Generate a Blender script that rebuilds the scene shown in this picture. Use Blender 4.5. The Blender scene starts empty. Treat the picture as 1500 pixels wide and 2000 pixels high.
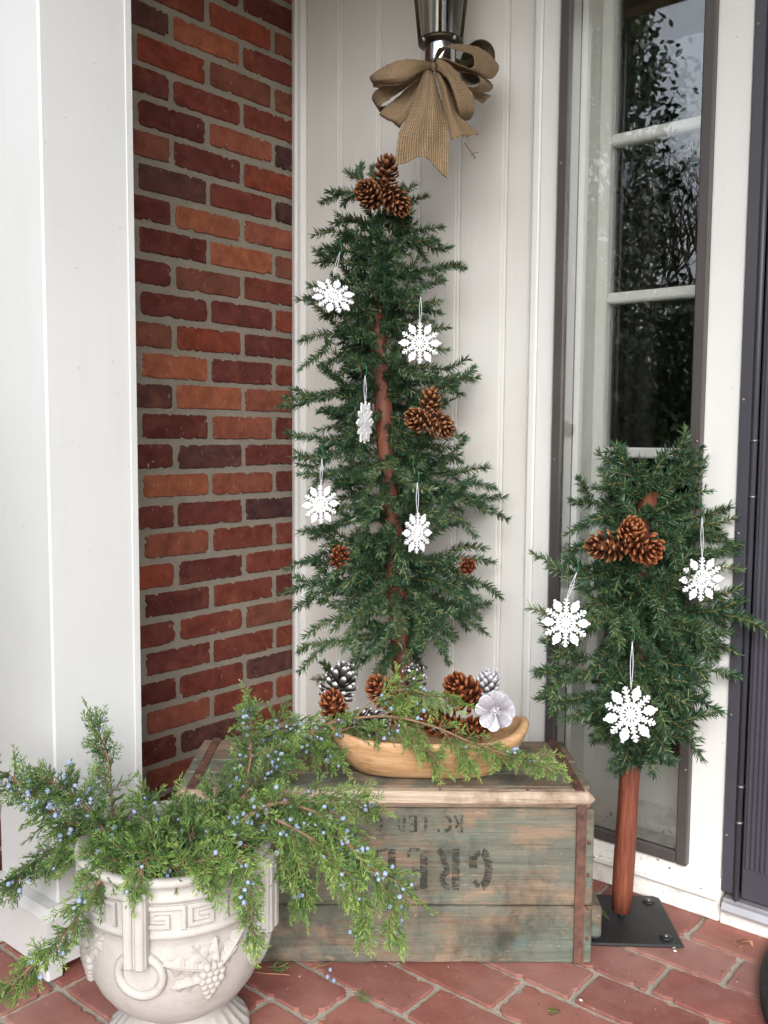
import bpy, bmesh, math, random
import numpy as np
from mathutils import Vector, Matrix
random.seed(7); RNG = np.random.default_rng(7)
scene = bpy.context.scene
COL = scene.collection
R_ = math.radians

# ------------------------------------------------------------------ camera
CAM = Vector((1.7293, -1.7038, 0.9063)); FPX = 1803.66
PITCH, YAW, ROLL = 0.0826, -0.6951, 0.0074
fw = Vector((math.sin(YAW)*math.cos(PITCH), math.cos(YAW)*math.cos(PITCH), -math.sin(PITCH)))
rt0 = Vector((math.cos(YAW), -math.sin(YAW), 0)); up0 = rt0.cross(fw)
rt = rt0*math.cos(ROLL)+up0*math.sin(ROLL); up = -rt0*math.sin(ROLL)+up0*math.cos(ROLL)
cd = bpy.data.cameras.new('camera'); cam = bpy.data.objects.new('camera', cd); COL.objects.link(cam)
cd.sensor_fit = 'VERTICAL'; cd.sensor_height = 32.0; cd.lens = FPX/2000*32.0
cd.clip_start = 0.02; cd.clip_end = 500
cam.matrix_world = Matrix(((rt.x, up.x, -fw.x, CAM.x), (rt.y, up.y, -fw.y, CAM.y), (rt.z, up.z, -fw.z, CAM.z), (0, 0, 0, 1)))
scene.camera = cam
scene.render.resolution_x = 768; scene.render.resolution_y = 1024

# ------------------------------------------------------------------ sky, sun, exposure
SUN_EL, SUN_AZ = 33.0, 141.0            # soft light from the street side, behind thin cloud
world = bpy.data.worlds.new('World'); scene.world = world; world.use_nodes = True
wn = world.node_tree; wn.nodes.clear()
def wnode(t, **k):
    n = wn.nodes.new(t)
    for a, b in k.items(): setattr(n, a, b)
    return n
wo = wnode('ShaderNodeOutputWorld'); wb = wnode('ShaderNodeBackground'); wb.inputs[1].default_value = 0.15
sky = wnode('ShaderNodeTexSky'); sky.sky_type = 'NISHITA'; sky.sun_disc = False
sky.sun_elevation = R_(SUN_EL); sky.sun_rotation = R_(SUN_AZ); sky.air_density = 1.2; sky.dust_density = 4.0
bw = wnode('ShaderNodeRGBToBW'); wn.links.new(sky.outputs[0], bw.inputs[0])
tint = wnode('ShaderNodeMix', data_type='RGBA'); tint.blend_type = 'MULTIPLY'; tint.inputs[0].default_value = 1
tint.inputs[7].default_value = (0.96, 1.0, 1.07, 1); wn.links.new(bw.outputs[0], tint.inputs[6])
mx = wnode('ShaderNodeMix', data_type='RGBA'); mx.inputs[0].default_value = 0.74
wn.links.new(sky.outputs[0], mx.inputs[6]); wn.links.new(tint.outputs[2], mx.inputs[7])
tc = wnode('ShaderNodeTexCoord'); nz = wnode('ShaderNodeTexNoise'); nz.inputs['Scale'].default_value = 3.2; nz.inputs['Detail'].default_value = 6
wn.links.new(tc.outputs['Generated'], nz.inputs['Vector'])
mr = wnode('ShaderNodeMapRange'); mr.inputs[1].default_value = 0.35; mr.inputs[2].default_value = 0.7; mr.inputs[3].default_value = 1.8; mr.inputs[4].default_value = 2.6
wn.links.new(nz.outputs[0], mr.inputs[0])
cl = wnode('ShaderNodeMix', data_type='RGBA'); cl.blend_type = 'MULTIPLY'; cl.inputs[0].default_value = 1
wn.links.new(mx.outputs[2], cl.inputs[6]); wn.links.new(mr.outputs[0], cl.inputs[7])
wn.links.new(cl.outputs[2], wb.inputs[0]); wn.links.new(wb.outputs[0], wo.inputs[0])
sl = bpy.data.lights.new('sun', 'SUN'); sl.energy = 0.5; sl.angle = R_(35); sl.color = (1.0, 0.985, 0.96)
so = bpy.data.objects.new('sun', sl); COL.objects.link(so)
sd = Vector((math.sin(R_(SUN_AZ))*math.cos(R_(SUN_EL)), math.cos(R_(SUN_AZ))*math.cos(R_(SUN_EL)), math.sin(R_(SUN_EL))))
so.rotation_euler = sd.to_track_quat('Z', 'Y').to_euler()
vs = scene.view_settings; vs.view_transform = 'Standard'; vs.look = 'None'; vs.gamma = 1; vs.exposure = 0.12
try: vs.use_curve_mapping = False
except Exception: pass

# ------------------------------------------------------------------ helpers
def at(x, y, d):                        # a point d metres deep on the sight line of a photo pixel
    return CAM + (fw + rt*((x-750)/FPX) + up*((1000-y)/FPX))*d
def V(*a): return Vector(a)
ROOT = {}
def tag(o, label=None, cat=None, group=None, kind=None):
    if label: o['label'] = label
    if cat: o['category'] = cat
    if group: o['group'] = group
    if kind: o['kind'] = kind
    return o
def thing(name, loc, label, cat, group=None, rotz=0, mat=None):
    o = bpy.data.objects.new(name, None); COL.objects.link(o); o.empty_display_size = 0.02
    m = mat if mat is not None else Matrix.Translation(Vector(loc)) @ Matrix.Rotation(rotz, 4, 'Z')
    o.matrix_world = m; ROOT[o] = m
    return tag(o, label, cat, group)
def obj(name, me, parent=None, mat=None):
    o = bpy.data.objects.new(name, me); COL.objects.link(o)
    if parent: o.parent = parent; ROOT.setdefault(o, ROOT[parent])
    if mat is not None:
        o.matrix_local = (ROOT[parent].inverted() @ mat) if parent else mat
        if parent: ROOT[o] = mat
        else: ROOT[o] = mat
    elif not parent: ROOT[o] = Matrix.Identity(4)
    return o

class MB:
    """collects geometry in world space, built as ONE mesh object"""
    def __init__(s): s.v = []; s.f = []; s.m = []; s.uv = None; s.tone = []; s.n = 0; s.mi = 0; s.sm = []
    def add(s, vs_, fs, tone=0.5, smooth=False):
        b = s.n; vs_ = [tuple(q) for q in vs_]
        s.v += vs_; s.n += len(vs_)
        s.f += [tuple(b+i for i in f) for f in fs]; s.m += [s.mi]*len(fs); s.sm += [smooth]*len(fs)
        if isinstance(tone, (int, float)): s.tone += [tone]*len(vs_)
        else: s.tone += list(tone)
        return s
    def box(s, lo, hi, M=None, tone=0.5):
        x0, y0, z0 = lo; x1, y1, z1 = hi
        q = [V(x0,y0,z0),V(x1,y0,z0),V(x1,y1,z0),V(x0,y1,z0),V(x0,y0,z1),V(x1,y0,z1),V(x1,y1,z1),V(x0,y1,z1)]
        if M: q = [M @ a for a in q]
        return s.add(q, [(0,3,2,1),(4,5,6,7),(0,1,5,4),(1,2,6,5),(2,3,7,6),(3,0,4,7)], tone)
    def bbox(s, lo, hi, b=0.002, M=None, seg=1, tone=0.5):      # chamfered box
        bm = bmesh.new(); bmesh.ops.create_cube(bm, size=1)
        lo = Vector(lo); hi = Vector(hi); c = (lo+hi)/2; d = hi-lo
        for v in bm.verts: v.co = Vector((v.co.x*d.x, v.co.y*d.y, v.co.z*d.z))+c
        b = min(b, 0.45*min(d))
        bmesh.ops.bevel(bm, geom=list(bm.edges), offset=b, segments=seg, affect='EDGES', profile=0.5)
        bm.verts.index_update()
        vs_ = [(M @ v.co if M else v.co.copy()) for v in bm.verts]; fs = [tuple(v.index for v in f.verts) for f in bm.faces]
        bm.free(); return s.add(vs_, fs, tone)
    def tube(s, pts, r, n=6, cap=True, smooth=True, tone=0.5):
        pts = [Vector(q) for q in pts]; rs = r if hasattr(r, '__len__') else [r]*len(pts)
        vs_ = []; fs = []; nrm = None
        for i, q in enumerate(pts):
            t = (pts[min(i+1, len(pts)-1)]-pts[max(i-1, 0)]).normalized()
            if nrm is None:
                a = V(0,0,1) if abs(t.z) < 0.9 else V(1,0,0); nrm = t.cross(a).normalized()
            nrm = (nrm-t*nrm.dot(t)).normalized(); bn = t.cross(nrm)
            for k in range(n):
                a = 2*math.pi*k/n; vs_.append(q+(nrm*math.cos(a)+bn*math.sin(a))*rs[i])
        for i in range(len(pts)-1):
            for k in range(n): fs.append((i*n+k, i*n+(k+1) % n, (i+1)*n+(k+1) % n, (i+1)*n+k))
        if cap: fs += [tuple(range(n-1, -1, -1)), tuple((len(pts)-1)*n+k for k in range(n))]
        return s.add(vs_, fs, tone, smooth)
    def lathe(s, prof, c, n=48, M=None, fn=None, smooth=True, a0=0, a1=2*math.pi):
        vs_ = []; fs = []; full = abs(a1-a0-2*math.pi) < 1e-6; m = n if full else n+1
        for (r, z) in prof:
            for k in range(m):
                a = a0+(a1-a0)*k/n; rr = fn(r, z, a) if fn else r
                q = V(rr*math.cos(a), rr*math.sin(a), z); vs_.append((M @ q) if M else Vector(c)+q)
        for i in range(len(prof)-1):
            for k in range(n):
                k2 = (k+1) % m
                fs.append((i*m+k, i*m+k2, (i+1)*m+k2, (i+1)*m+k))
        return s.add(vs_, fs, 0.5, smooth)
    def sphere(s, c, r, n=8, m=6, sc=(1,1,1), M=None, tone=0.5):
        vs_ = []; fs = []
        for i in range(m+1):
            th = math.pi*i/m
            for k in range(n):
                a = 2*math.pi*k/n
                q = V(r*sc[0]*math.sin(th)*math.cos(a), r*sc[1]*math.sin(th)*math.sin(a), r*sc[2]*math.cos(th))
                vs_.append((M @ q if M else q)+Vector(c))
        for i in range(m):
            for k in range(n): fs.append((i*n+k, (i+1)*n+k, (i+1)*n+(k+1) % n, i*n+(k+1) % n))
        return s.add(vs_, fs, tone, True)
    def mesh(s, name, mats, M=None):
        me = bpy.data.meshes.new(name)
        v = np.array(s.v, dtype=np.float64)
        if M is not None and len(v):
            Mi = np.array(M.inverted()); v = v @ Mi[:3, :3].T + Mi[:3, 3]
        me.from_pydata(v.tolist(), [], s.f)
        mats = mats if isinstance(mats, (list, tuple)) else [mats]
        for m in mats: me.materials.append(m)
        me.polygons.foreach_set('material_index', np.array(s.m, dtype=np.int32))
        me.polygons.foreach_set('use_smooth', np.array(s.sm, dtype=bool))
        a = me.attributes.new('tone', 'FLOAT', 'POINT'); a.data.foreach_set('value', np.array(s.tone, dtype=np.float32))
        if s.uv:
            ul = me.uv_layers.new(name='UVMap'); li = np.zeros(len(me.loops), dtype=np.int32); me.loops.foreach_get('vertex_index', li)
            ul.data.foreach_set('uv', np.array(s.uv, dtype=np.float32)[li].ravel())
        me.update(); return me
    def build(s, name, mats, parent=None):
        M = ROOT[parent] if parent else None
        return obj(name, s.mesh(name, mats, M), parent)
    def alone(s, name, mats, loc, label, cat, group=None, kind=None):     # a thing that is one mesh
        M = Matrix.Translation(Vector(loc)); o = obj(name, s.mesh(name, mats, M)); o.matrix_world = M; ROOT[o] = M
        return tag(o, label, cat, group, kind)

def smooth_path(pts, n):
    pts = [Vector(q) for q in pts]; P = [pts[0]*2-pts[1]]+pts+[pts[-1]*2-pts[-2]]; out = []
    m = len(pts)-1
    for i in range(n+1):
        u = i/n*m; k = min(int(u), m-1); t = u-k
        a, b, c, d = P[k], P[k+1], P[k+2], P[k+3]
        out.append(0.5*((2*b)+(c-a)*t+(2*a-5*b+4*c-d)*t*t+(-a+3*b-3*c+d)*t**3))
    return out

# ------------------------------------------------------------------ materials
def srgb(r, g, b):
    f = lambda c: c/12.92 if c <= 0.04045 else ((c+0.055)/1.055)**2.4
    return (f(r/255), f(g/255), f(b/255), 1)
class NT:
    def __init__(s, name):
        s.m = bpy.data.materials.new(name); s.m.use_nodes = True; s.t = s.m.node_tree; s.t.nodes.clear()
        s.out = s.n('ShaderNodeOutputMaterial'); s.p = s.n('ShaderNodeBsdfPrincipled'); s.l(s.p.outputs[0], s.out.inputs[0])
    def n(s, t, **k):
        q = s.t.nodes.new(t)
        for a, b in k.items(): setattr(q, a, b)
        return q
    def l(s, a, b): s.t.links.new(a, b)
    def coord(s, kind='Object', scale=(1,1,1), rot=(0,0,0)):
        c = s.n('ShaderNodeTexCoord'); mp = s.n('ShaderNodeMapping'); mp.inputs['Scale'].default_value = scale; mp.inputs['Rotation'].default_value = rot
        s.l(c.outputs[kind], mp.inputs[0]); return mp.outputs[0]
    def geo(s, scale=(1,1,1), rot=(0,0,0)):                       # world position
        g = s.n('ShaderNodeNewGeometry'); mp = s.n('ShaderNodeMapping'); mp.inputs['Scale'].default_value = scale; mp.inputs['Rotation'].default_value = rot
        s.l(g.outputs['Position'], mp.inputs[0]); return mp.outputs[0]
    def noise(s, vec, scale, detail=4, rough=0.55, dist=0):
        q = s.n('ShaderNodeTexNoise'); q.inputs['Scale'].default_value = scale; q.inputs['Detail'].default_value = detail
        q.inputs['Roughness'].default_value = rough; q.inputs['Distortion'].default_value = dist; s.l(vec, q.inputs['Vector']); return q.outputs[0]
    def ramp(s, fac, stops, interp='LINEAR'):
        q = s.n('ShaderNodeValToRGB'); e = q.color_ramp.elements; q.color_ramp.interpolation = interp
        while len(e) < len(stops): e.new(0.5)
        for i, (pp, c) in enumerate(stops):
            e[i].position = pp; e[i].color = c if len(c) == 4 else (*c, 1)
        s.l(fac, q.inputs[0]); return q.outputs[0]
    def rng(s, v, a, b, c=0, d=1):
        q = s.n('ShaderNodeMapRange'); q.inputs[1].default_value = a; q.inputs[2].default_value = b; q.inputs[3].default_value = c; q.inputs[4].default_value = d
        s.l(v, q.inputs[0]); return q.outputs[0]
    def mix(s, fac, a, b, blend='MIX'):
        q = s.n('ShaderNodeMix', data_type='RGBA'); q.blend_type = blend
        for i, v in ((0, fac), (6, a), (7, b)):
            if isinstance(v, (int, float)): q.inputs[i].default_value = v
            elif isinstance(v, tuple): q.inputs[i].default_value = v if len(v) == 4 else (*v, 1)
            else: s.l(v, q.inputs[i])
        return q.outputs[2]
    def math(s, op, a, b=0.0):
        q = s.n('ShaderNodeMath', operation=op)
        for i, v in ((0, a), (1, b)):
            if isinstance(v, (int, float)): q.inputs[i].default_value = v
            else: s.l(v, q.inputs[i])
        return q.outputs[0]
    def attr(s, name):
        q = s.n('ShaderNodeAttribute'); q.attribute_name = name; return q
    def bump(s, h, strength=0.3, dist=0.002, normal=None):
        q = s.n('ShaderNodeBump'); q.inputs['Strength'].default_value = strength; q.inputs['Distance'].default_value = dist
        s.l(h, q.inputs['Height'])
        if normal is not None: s.l(normal, q.inputs['Normal'])
        return q.outputs[0]
    def done(s, color=None, rough=0.6, spec=0.5, normal=None, metal=0.0, **kw):
        for key, v in (('Base Color', color), ('Roughness', rough), ('Specular IOR Level', spec), ('Metallic', metal), ('Normal', normal)):
            if v is None: continue
            if isinstance(v, (int, float)): s.p.inputs[key].default_value = v
            elif isinstance(v, tuple): s.p.inputs[key].default_value = v if len(v) == 4 else (*v, 1)
            else: s.l(v, s.p.inputs[key])
        for k, v in kw.items(): s.p.inputs[k].default_value = v
        return s.m
M = {}
def paint(name, col, dirt, amt=0.35, rough=0.45, bump=0.22):
    t = NT(name); g = t.geo(); c = t.mix(t.rng(t.noise(g, 3.0, 5), 0.4, 0.75, 0, amt), col, dirt)
    streak = t.noise(t.geo((14, 14, 1.2)), 2.0, 5); c = t.mix(t.rng(streak, 0.5, 0.85, 0, amt*0.8), c, dirt)
    specks = t.noise(g, 130, 2, 0.5); c = t.mix(t.rng(specks, 0.74, 0.78, 0, 0.55), c, (0.16, 0.13, 0.10, 1))
    h = t.noise(t.geo((40, 40, 3)), 6, 4)
    h2 = t.noise(g, 90, 3)
    nb = t.bump(t.math('ADD', h, t.math('MULTIPLY', h2, 0.5)), bump, 0.002)
    return t.done(c, rough, 0.4, nb)
M['siding'] = paint('siding paint', srgb(226, 224, 218), srgb(196, 190, 180))
M['trim'] = paint('trim paint', srgb(228, 227, 223), srgb(202, 199, 191), 0.25)
M['sash'] = paint('sash paint', srgb(246, 245, 238), srgb(226, 223, 212), 0.2)
M['white'] = paint('white column paint', srgb(208, 209, 208), srgb(188, 187, 183), 0.3, 0.4, 0.10)
M['ceiling'] = paint('stained board ceiling', srgb(116, 98, 74), srgb(92, 76, 56), 0.3)
def _sill():
    t = NT('weathered sill paint'); g = t.geo(); c = t.mix(t.rng(t.noise(g, 14, 6, 0.7), 0.5, 0.72), srgb(235, 233, 226), srgb(186, 180, 168))
    d = t.noise(t.geo((6, 30, 60)), 2.5, 6, 0.7); c = t.mix(t.rng(d, 0.58, 0.75, 0, 0.7), c, srgb(150, 142, 128))
    s = t.noise(g, 75, 3); c = t.mix(t.rng(s, 0.66, 0.71, 0, 0.85), c, srgb(60, 50, 42))
    return t.done(c, 0.6, 0.35, t.bump(t.noise(g, 60, 5), 0.35, 0.003))
M['sill'] = _sill()
def _brick():
    t = NT('clay brick'); oi = t.n('ShaderNodeObjectInfo'); g = t.geo(); base = oi.outputs['Color']
    n1 = t.noise(g, 26, 5, 0.6); n2 = t.noise(g, 90, 4, 0.65)
    c = t.mix(t.rng(n1, 0.40, 0.66, 0, 0.75), base, t.mix(0.6, base, srgb(110, 66, 60), 'MULTIPLY'))
    lite = t.mix(0.5, base, srgb(190, 120, 84)); c = t.mix(t.rng(t.noise(g, 17, 5, 0.6, 0.6), 0.55, 0.76, 0, 0.6), c, lite)
    c = t.mix(t.rng(t.noise(t.geo((1, 1, 2.2)), 11, 5, 0.65), 0.48, 0.66, 0, 0.6), c, t.mix(0.55, base, srgb(120, 76, 66)))
    c = t.mix(t.rng(n2, 0.3, 0.8, 0, 0.35), c, srgb(60, 34, 30))
    chalk = t.noise(t.geo((1, 1, 0.6)), 60, 5, 0.75); c = t.mix(t.rng(chalk, 0.64, 0.70, 0, 0.5), c, srgb(178, 160, 146)); drip = t.noise(t.geo((60, 60, 9)), 3.0, 3, 0.5); c = t.mix(t.rng(drip, 0.745, 0.765, 0, 0.7), c, srgb(205, 192, 178))
    sm = t.noise(g, 34, 6, 0.72, 0.4); c = t.mix(t.rng(sm, 0.665, 0.685, 0, 0.55), c, srgb(158, 148, 134))
    h = t.math('ADD', n1, t.math('MULTIPLY', t.noise(g, 220, 4, 0.7), 0.6))
    return t.done(c, 0.86, 0.25, t.bump(h, 0.7, 0.003))
M['brick'] = _brick()
def _mortar(name, a, b, c2):
    t = NT(name); g = t.geo(); c = t.mix(t.noise(g, 20, 5), a, b); c = t.mix(t.rng(t.noise(g, 150, 4, 0.7), 0.55, 0.75, 0, 0.6), c, c2)
    h = t.math('ADD', t.noise(g, 45, 5, 0.7), t.math('MULTIPLY', t.noise(g, 260, 4, 0.7), 0.5))
    return t.done(c, 0.92, 0.2, t.bump(h, 1.0, 0.005))
M['mortar'] = _mortar('grey mortar', srgb(164, 156, 142), srgb(140, 132, 118), srgb(104, 97, 85))
M['floor_mortar'] = _mortar('floor mortar', srgb(196, 188, 174), srgb(172, 163, 148), srgb(124, 114, 100))
def _paver():
    t = NT('paver clay'); oi = t.n('ShaderNodeObjectInfo'); g = t.geo(); base = oi.outputs['Color']
    c = t.mix(t.rng(t.noise(g, 14, 5), 0.35, 0.7, 0, 0.6), base, t.mix(0.6, base, srgb(140, 92, 84), 'MULTIPLY'))
    c = t.mix(t.rng(t.noise(g, 120, 3), 0.3, 0.8, 0, 0.3), c, srgb(150, 84, 72))
    fl = t.noise(t.geo((2.2, 5, 5), (0, 0, 0.5)), 24, 5, 0.7); c = t.mix(t.rng(fl, 0.655, 0.68, 0, 0.7), c, srgb(206, 172, 158)); bl = t.noise(g, 5, 6, 0.7); c = t.mix(t.rng(bl, 0.5, 0.72, 0, 0.5), c, srgb(176, 122, 108))
    du = t.noise(g, 2.6, 6, 0.75); c = t.mix(t.rng(du, 0.48, 0.75, 0, 0.45), c, srgb(168, 140, 128)); dk = t.noise(g, 160, 2); c = t.mix(t.rng(dk, 0.73, 0.76, 0, 0.8), c, srgb(50, 36, 32))
    return t.done(c, t.rng(t.noise(g, 30, 4), 0.3, 0.7, 0.55, 0.8), 0.35, t.bump(t.math('ADD', t.noise(g, 35, 5), t.math('MULTIPLY', t.noise(g, 200, 4), 0.4)), 0.35, 0.003))
M['paver'] = _paver()
def plain(name, col, rough=0.6, spec=0.4, var=None, nscale=30, bump=0.2, metal=0.0, bdist=0.002, amt=0.6):
    t = NT(name); g = t.coord('Object'); n1 = t.noise(g, nscale, 5)
    c = t.mix(t.rng(n1, 0.35, 0.7, 0, amt), col, var if var else tuple(x*0.7 for x in col[:3])+(1,))
    return t.done(c, rough, spec, t.bump(t.noise(g, nscale*3, 4), bump, bdist), metal)
M['dark_frame'] = plain('bronze window frame', srgb(74, 68, 66), 0.42, 0.5, srgb(86, 80, 78), 8, 0.06)
M['door'] = plain('charcoal door paint', srgb(66, 64, 72), 0.38, 0.5, srgb(78, 76, 84), 6, 0.08)
M['aluminium'] = plain('dull aluminium', srgb(205, 204, 208), 0.35, 0.5, srgb(170, 168, 172), 18, 0.1, 0.6)
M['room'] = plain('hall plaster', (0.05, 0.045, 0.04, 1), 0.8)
M['plate'] = plain('black steel plate', srgb(30, 30, 31), 0.48, 0.5, srgb(46, 46, 46), 22, 0.15)
M['screw'] = plain('screw metal', srgb(150, 148, 145), 0.35, 0.5, None, 40, 0.1, 0.8)
M['pole'] = None
def _pole():
    t = NT('stained pole wood'); g = t.geo((9, 9, 0.9)); n1 = t.noise(g, 9, 6, 0.6, 0.8)
    c = t.ramp(n1, [(0.3, srgb(90, 46, 33)), (0.52, srgb(122, 66, 47)), (0.75, srgb(150, 94, 70))])
    kn = t.noise(t.geo((1, 1, 0.5)), 28, 3); c = t.mix(t.rng(kn, 0.66, 0.74, 0, 0.7), c, srgb(70, 24, 16))
    fib = t.noise(t.geo((30, 30, 2)), 8, 6, 0.7); c = t.mix(t.rng(fib, 0.5, 0.75, 0, 0.5), c, srgb(62, 26, 18))
    return t.done(c, 0.5, 0.4, t.bump(t.math('ADD', fib, t.noise(t.geo((1, 1, 0.6)), 40, 4)), 0.45, 0.005))
M['pole'] = _pole()
def _needle():
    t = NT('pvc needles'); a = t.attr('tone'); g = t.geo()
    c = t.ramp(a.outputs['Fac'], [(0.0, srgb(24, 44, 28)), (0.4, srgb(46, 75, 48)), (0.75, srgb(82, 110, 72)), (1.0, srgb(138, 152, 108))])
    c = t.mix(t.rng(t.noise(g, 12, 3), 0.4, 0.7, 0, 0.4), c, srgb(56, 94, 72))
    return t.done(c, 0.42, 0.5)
M['needle'] = _needle()
M['stem'] = plain('twig stem', srgb(128, 116, 70), 0.6, 0.3, srgb(92, 92, 54), 60)
def _wood_crate(name, grain):
    t = NT(name); g = t.coord('Object'); sc = grain
    n = t.noise(t.coord('Object', sc), 3.0, 8, 0.7, 0.3)
    wood = t.ramp(n, [(0.28, srgb(120, 100, 82)), (0.5, srgb(168, 142, 118)), (0.72, srgb(200, 174, 148))])
    pn = t.noise(t.coord('Object', (1.2, 1.0, 2.2)), 6.5, 8, 0.68, 0.5); pn = t.math('ADD', pn, t.math('MULTIPLY', t.math('SUBTRACT', n, 0.5), 0.35))
    green = t.ramp(t.noise(g, 5.5, 6, 0.65), [(0.3, srgb(114, 115, 103)), (0.48, srgb(148, 144, 128)), (0.62, srgb(132, 141, 128)), (0.8, srgb(168, 160, 142))])
    green = t.mix(t.rng(n, 0.38, 0.62, 0.55, 0), green, srgb(98, 98, 82))
    c = t.mix(t.rng(pn, 0.41, 0.52), wood, green)
    grime = t.noise(t.coord('Object', (2.0, 2.0, 1.3)), 5, 7, 0.7); c = t.mix(t.rng(grime, 0.47, 0.68, 0, 0.85), c, srgb(74, 72, 62))
    teal = t.noise(g, 8.5, 6, 0.7); c = t.mix(t.rng(teal, 0.62, 0.70, 0, 0.45), c, srgb(98, 130, 126))
    sp = t.noise(g, 150, 2); c = t.mix(t.rng(sp, 0.74, 0.77, 0, 0.9), c, srgb(222, 214, 200))
    fib = t.noise(t.coord('Object', (sc[0]*0.7, sc[1]*4, sc[2]*4)), 6, 6, 0.75)
    c = t.mix(t.rng(fib, 0.52, 0.70, 0, 0.55), c, srgb(60, 50, 42)); crk = t.noise(t.coord('Object', (1.0, 60, 60)), 5, 4, 0.6); c = t.mix(t.rng(crk, 0.70, 0.73, 0, 0.9), c, srgb(40, 32, 26)); bare2 = t.noise(t.coord('Object', (2.2, 9, 9)), 9, 7, 0.75); c = t.mix(t.rng(bare2, 0.60, 0.64, 0, 0.75), c, srgb(190, 154, 124))
    c = t.mix(1.0, c, (0.70, 0.73, 0.74, 1), 'MULTIPLY')
    return t.done(c, 0.78, 0.25, t.bump(t.math('ADD', fib, t.math('MULTIPLY', n, 0.8)), 0.55, 0.004))
M['crate'] = _wood_crate('peeling green crate wood', (1.3, 30, 30))
def _bare():
    t = NT('bare worn crate wood'); n = t.noise(t.coord('Object', (1.3, 26, 26)), 4, 8, 0.7, 0.4); g = t.coord('Object')
    c = t.ramp(n, [(0.28, srgb(124, 106, 90)), (0.48, srgb(184, 164, 144)), (0.75, srgb(210, 194, 174))])
    c = t.mix(t.rng(t.noise(g, 9, 6, 0.7), 0.52, 0.7, 0, 0.75), c, srgb(112, 88, 70))
    c = t.mix(t.rng(t.noise(g, 22, 5, 0.7), 0.64, 0.69, 0, 0.9), c, srgb(56, 42, 32))
    return t.done(c, 0.8, 0.25, t.bump(n, 0.7, 0.006))
M['bare'] = _bare()
def _rust():
    t = NT('rusted strap'); g = t.geo(); c = t.ramp(t.noise(g, 40, 6, 0.65), [(0.3, srgb(58, 42, 40)), (0.5, srgb(98, 70, 60)), (0.7, srgb(124, 84, 66))])
    return t.done(c, 0.8, 0.3, t.bump(t.noise(g, 150, 4), 0.5, 0.002))
M['rust'] = _rust()
def _ink():
    t = NT('worn stencil ink'); g = t.coord('Object')
    w = t.math('ADD', t.noise(t.coord('Object', (8, 30, 30)), 9, 6, 0.75), t.math('MULTIPLY', t.noise(g, 30, 5), 0.5))
    tr = t.n('ShaderNodeBsdfTransparent'); ms = t.n('ShaderNodeMixShader'); t.l(t.rng(w, 0.60, 0.86), ms.inputs[0])
    t.done(srgb(62, 60, 56), 0.8, 0.2); t.l(t.p.outputs[0], ms.inputs[1]); t.l(tr.outputs[0], ms.inputs[2]); t.l(ms.outputs[0], t.out.inputs[0])
    return t.m
M['ink'] = _ink()
def _bowl():
    t = NT('pale carved bowl wood'); n = t.noise(t.coord('Object', (2.2, 16, 22)), 4, 7, 0.6, 1.2)
    c = t.ramp(n, [(0.3, srgb(162, 124, 86)), (0.5, srgb(194, 154, 113)), (0.72, srgb(212, 177, 137))])
    c = t.mix(t.rng(t.noise(t.coord('Object', (2, 5, 8)), 9, 5), 0.6, 0.8, 0, 0.5), c, srgb(140, 90, 46))
    return t.done(c, 0.5, 0.4, t.bump(n, 0.2, 0.002))
M['bowl'] = _bowl()
def _cone(name, stops, rough=0.78, spec=0.18):
    t = NT(name); a = t.attr('tone'); g = t.coord('Object'); c = t.ramp(a.outputs['Fac'], stops)
    c = t.mix(t.rng(t.noise(g, 160, 3), 0.4, 0.8, 0, 0.45), c, tuple(x*0.5 for x in stops[0][1][:3])+(1,))
    return t.done(c, rough, spec, t.bump(t.noise(g, 240, 4), 0.3, 0.001))
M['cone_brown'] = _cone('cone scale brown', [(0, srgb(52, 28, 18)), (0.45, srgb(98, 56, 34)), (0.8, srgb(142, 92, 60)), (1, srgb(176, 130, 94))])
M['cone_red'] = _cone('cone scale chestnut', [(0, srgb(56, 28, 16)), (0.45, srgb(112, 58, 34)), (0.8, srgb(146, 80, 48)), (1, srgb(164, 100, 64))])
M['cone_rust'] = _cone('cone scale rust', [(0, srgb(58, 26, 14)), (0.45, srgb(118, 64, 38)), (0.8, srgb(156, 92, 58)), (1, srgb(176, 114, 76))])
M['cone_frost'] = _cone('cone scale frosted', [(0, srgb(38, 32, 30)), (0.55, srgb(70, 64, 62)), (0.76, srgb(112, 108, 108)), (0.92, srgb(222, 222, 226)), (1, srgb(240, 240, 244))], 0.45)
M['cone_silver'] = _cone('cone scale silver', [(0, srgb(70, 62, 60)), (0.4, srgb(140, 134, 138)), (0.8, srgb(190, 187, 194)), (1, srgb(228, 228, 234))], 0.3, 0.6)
def _flake():
    t = NT('white glitter plastic'); g = t.coord('Object')
    return t.done(t.mix(t.noise(g, 600, 2), srgb(238, 239, 243), srgb(252, 252, 253)), 0.35, 0.6, t.bump(t.noise(g, 900, 2), 0.5, 0.0012))
M['flake'] = _flake()
M['thread'] = plain('silver thread', srgb(214, 216, 222), 0.3, 0.6, None, 100, 0.1)
M['hook'] = plain('green wire', srgb(24, 110, 72), 0.3, 0.6, None, 100, 0.1)
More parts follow.
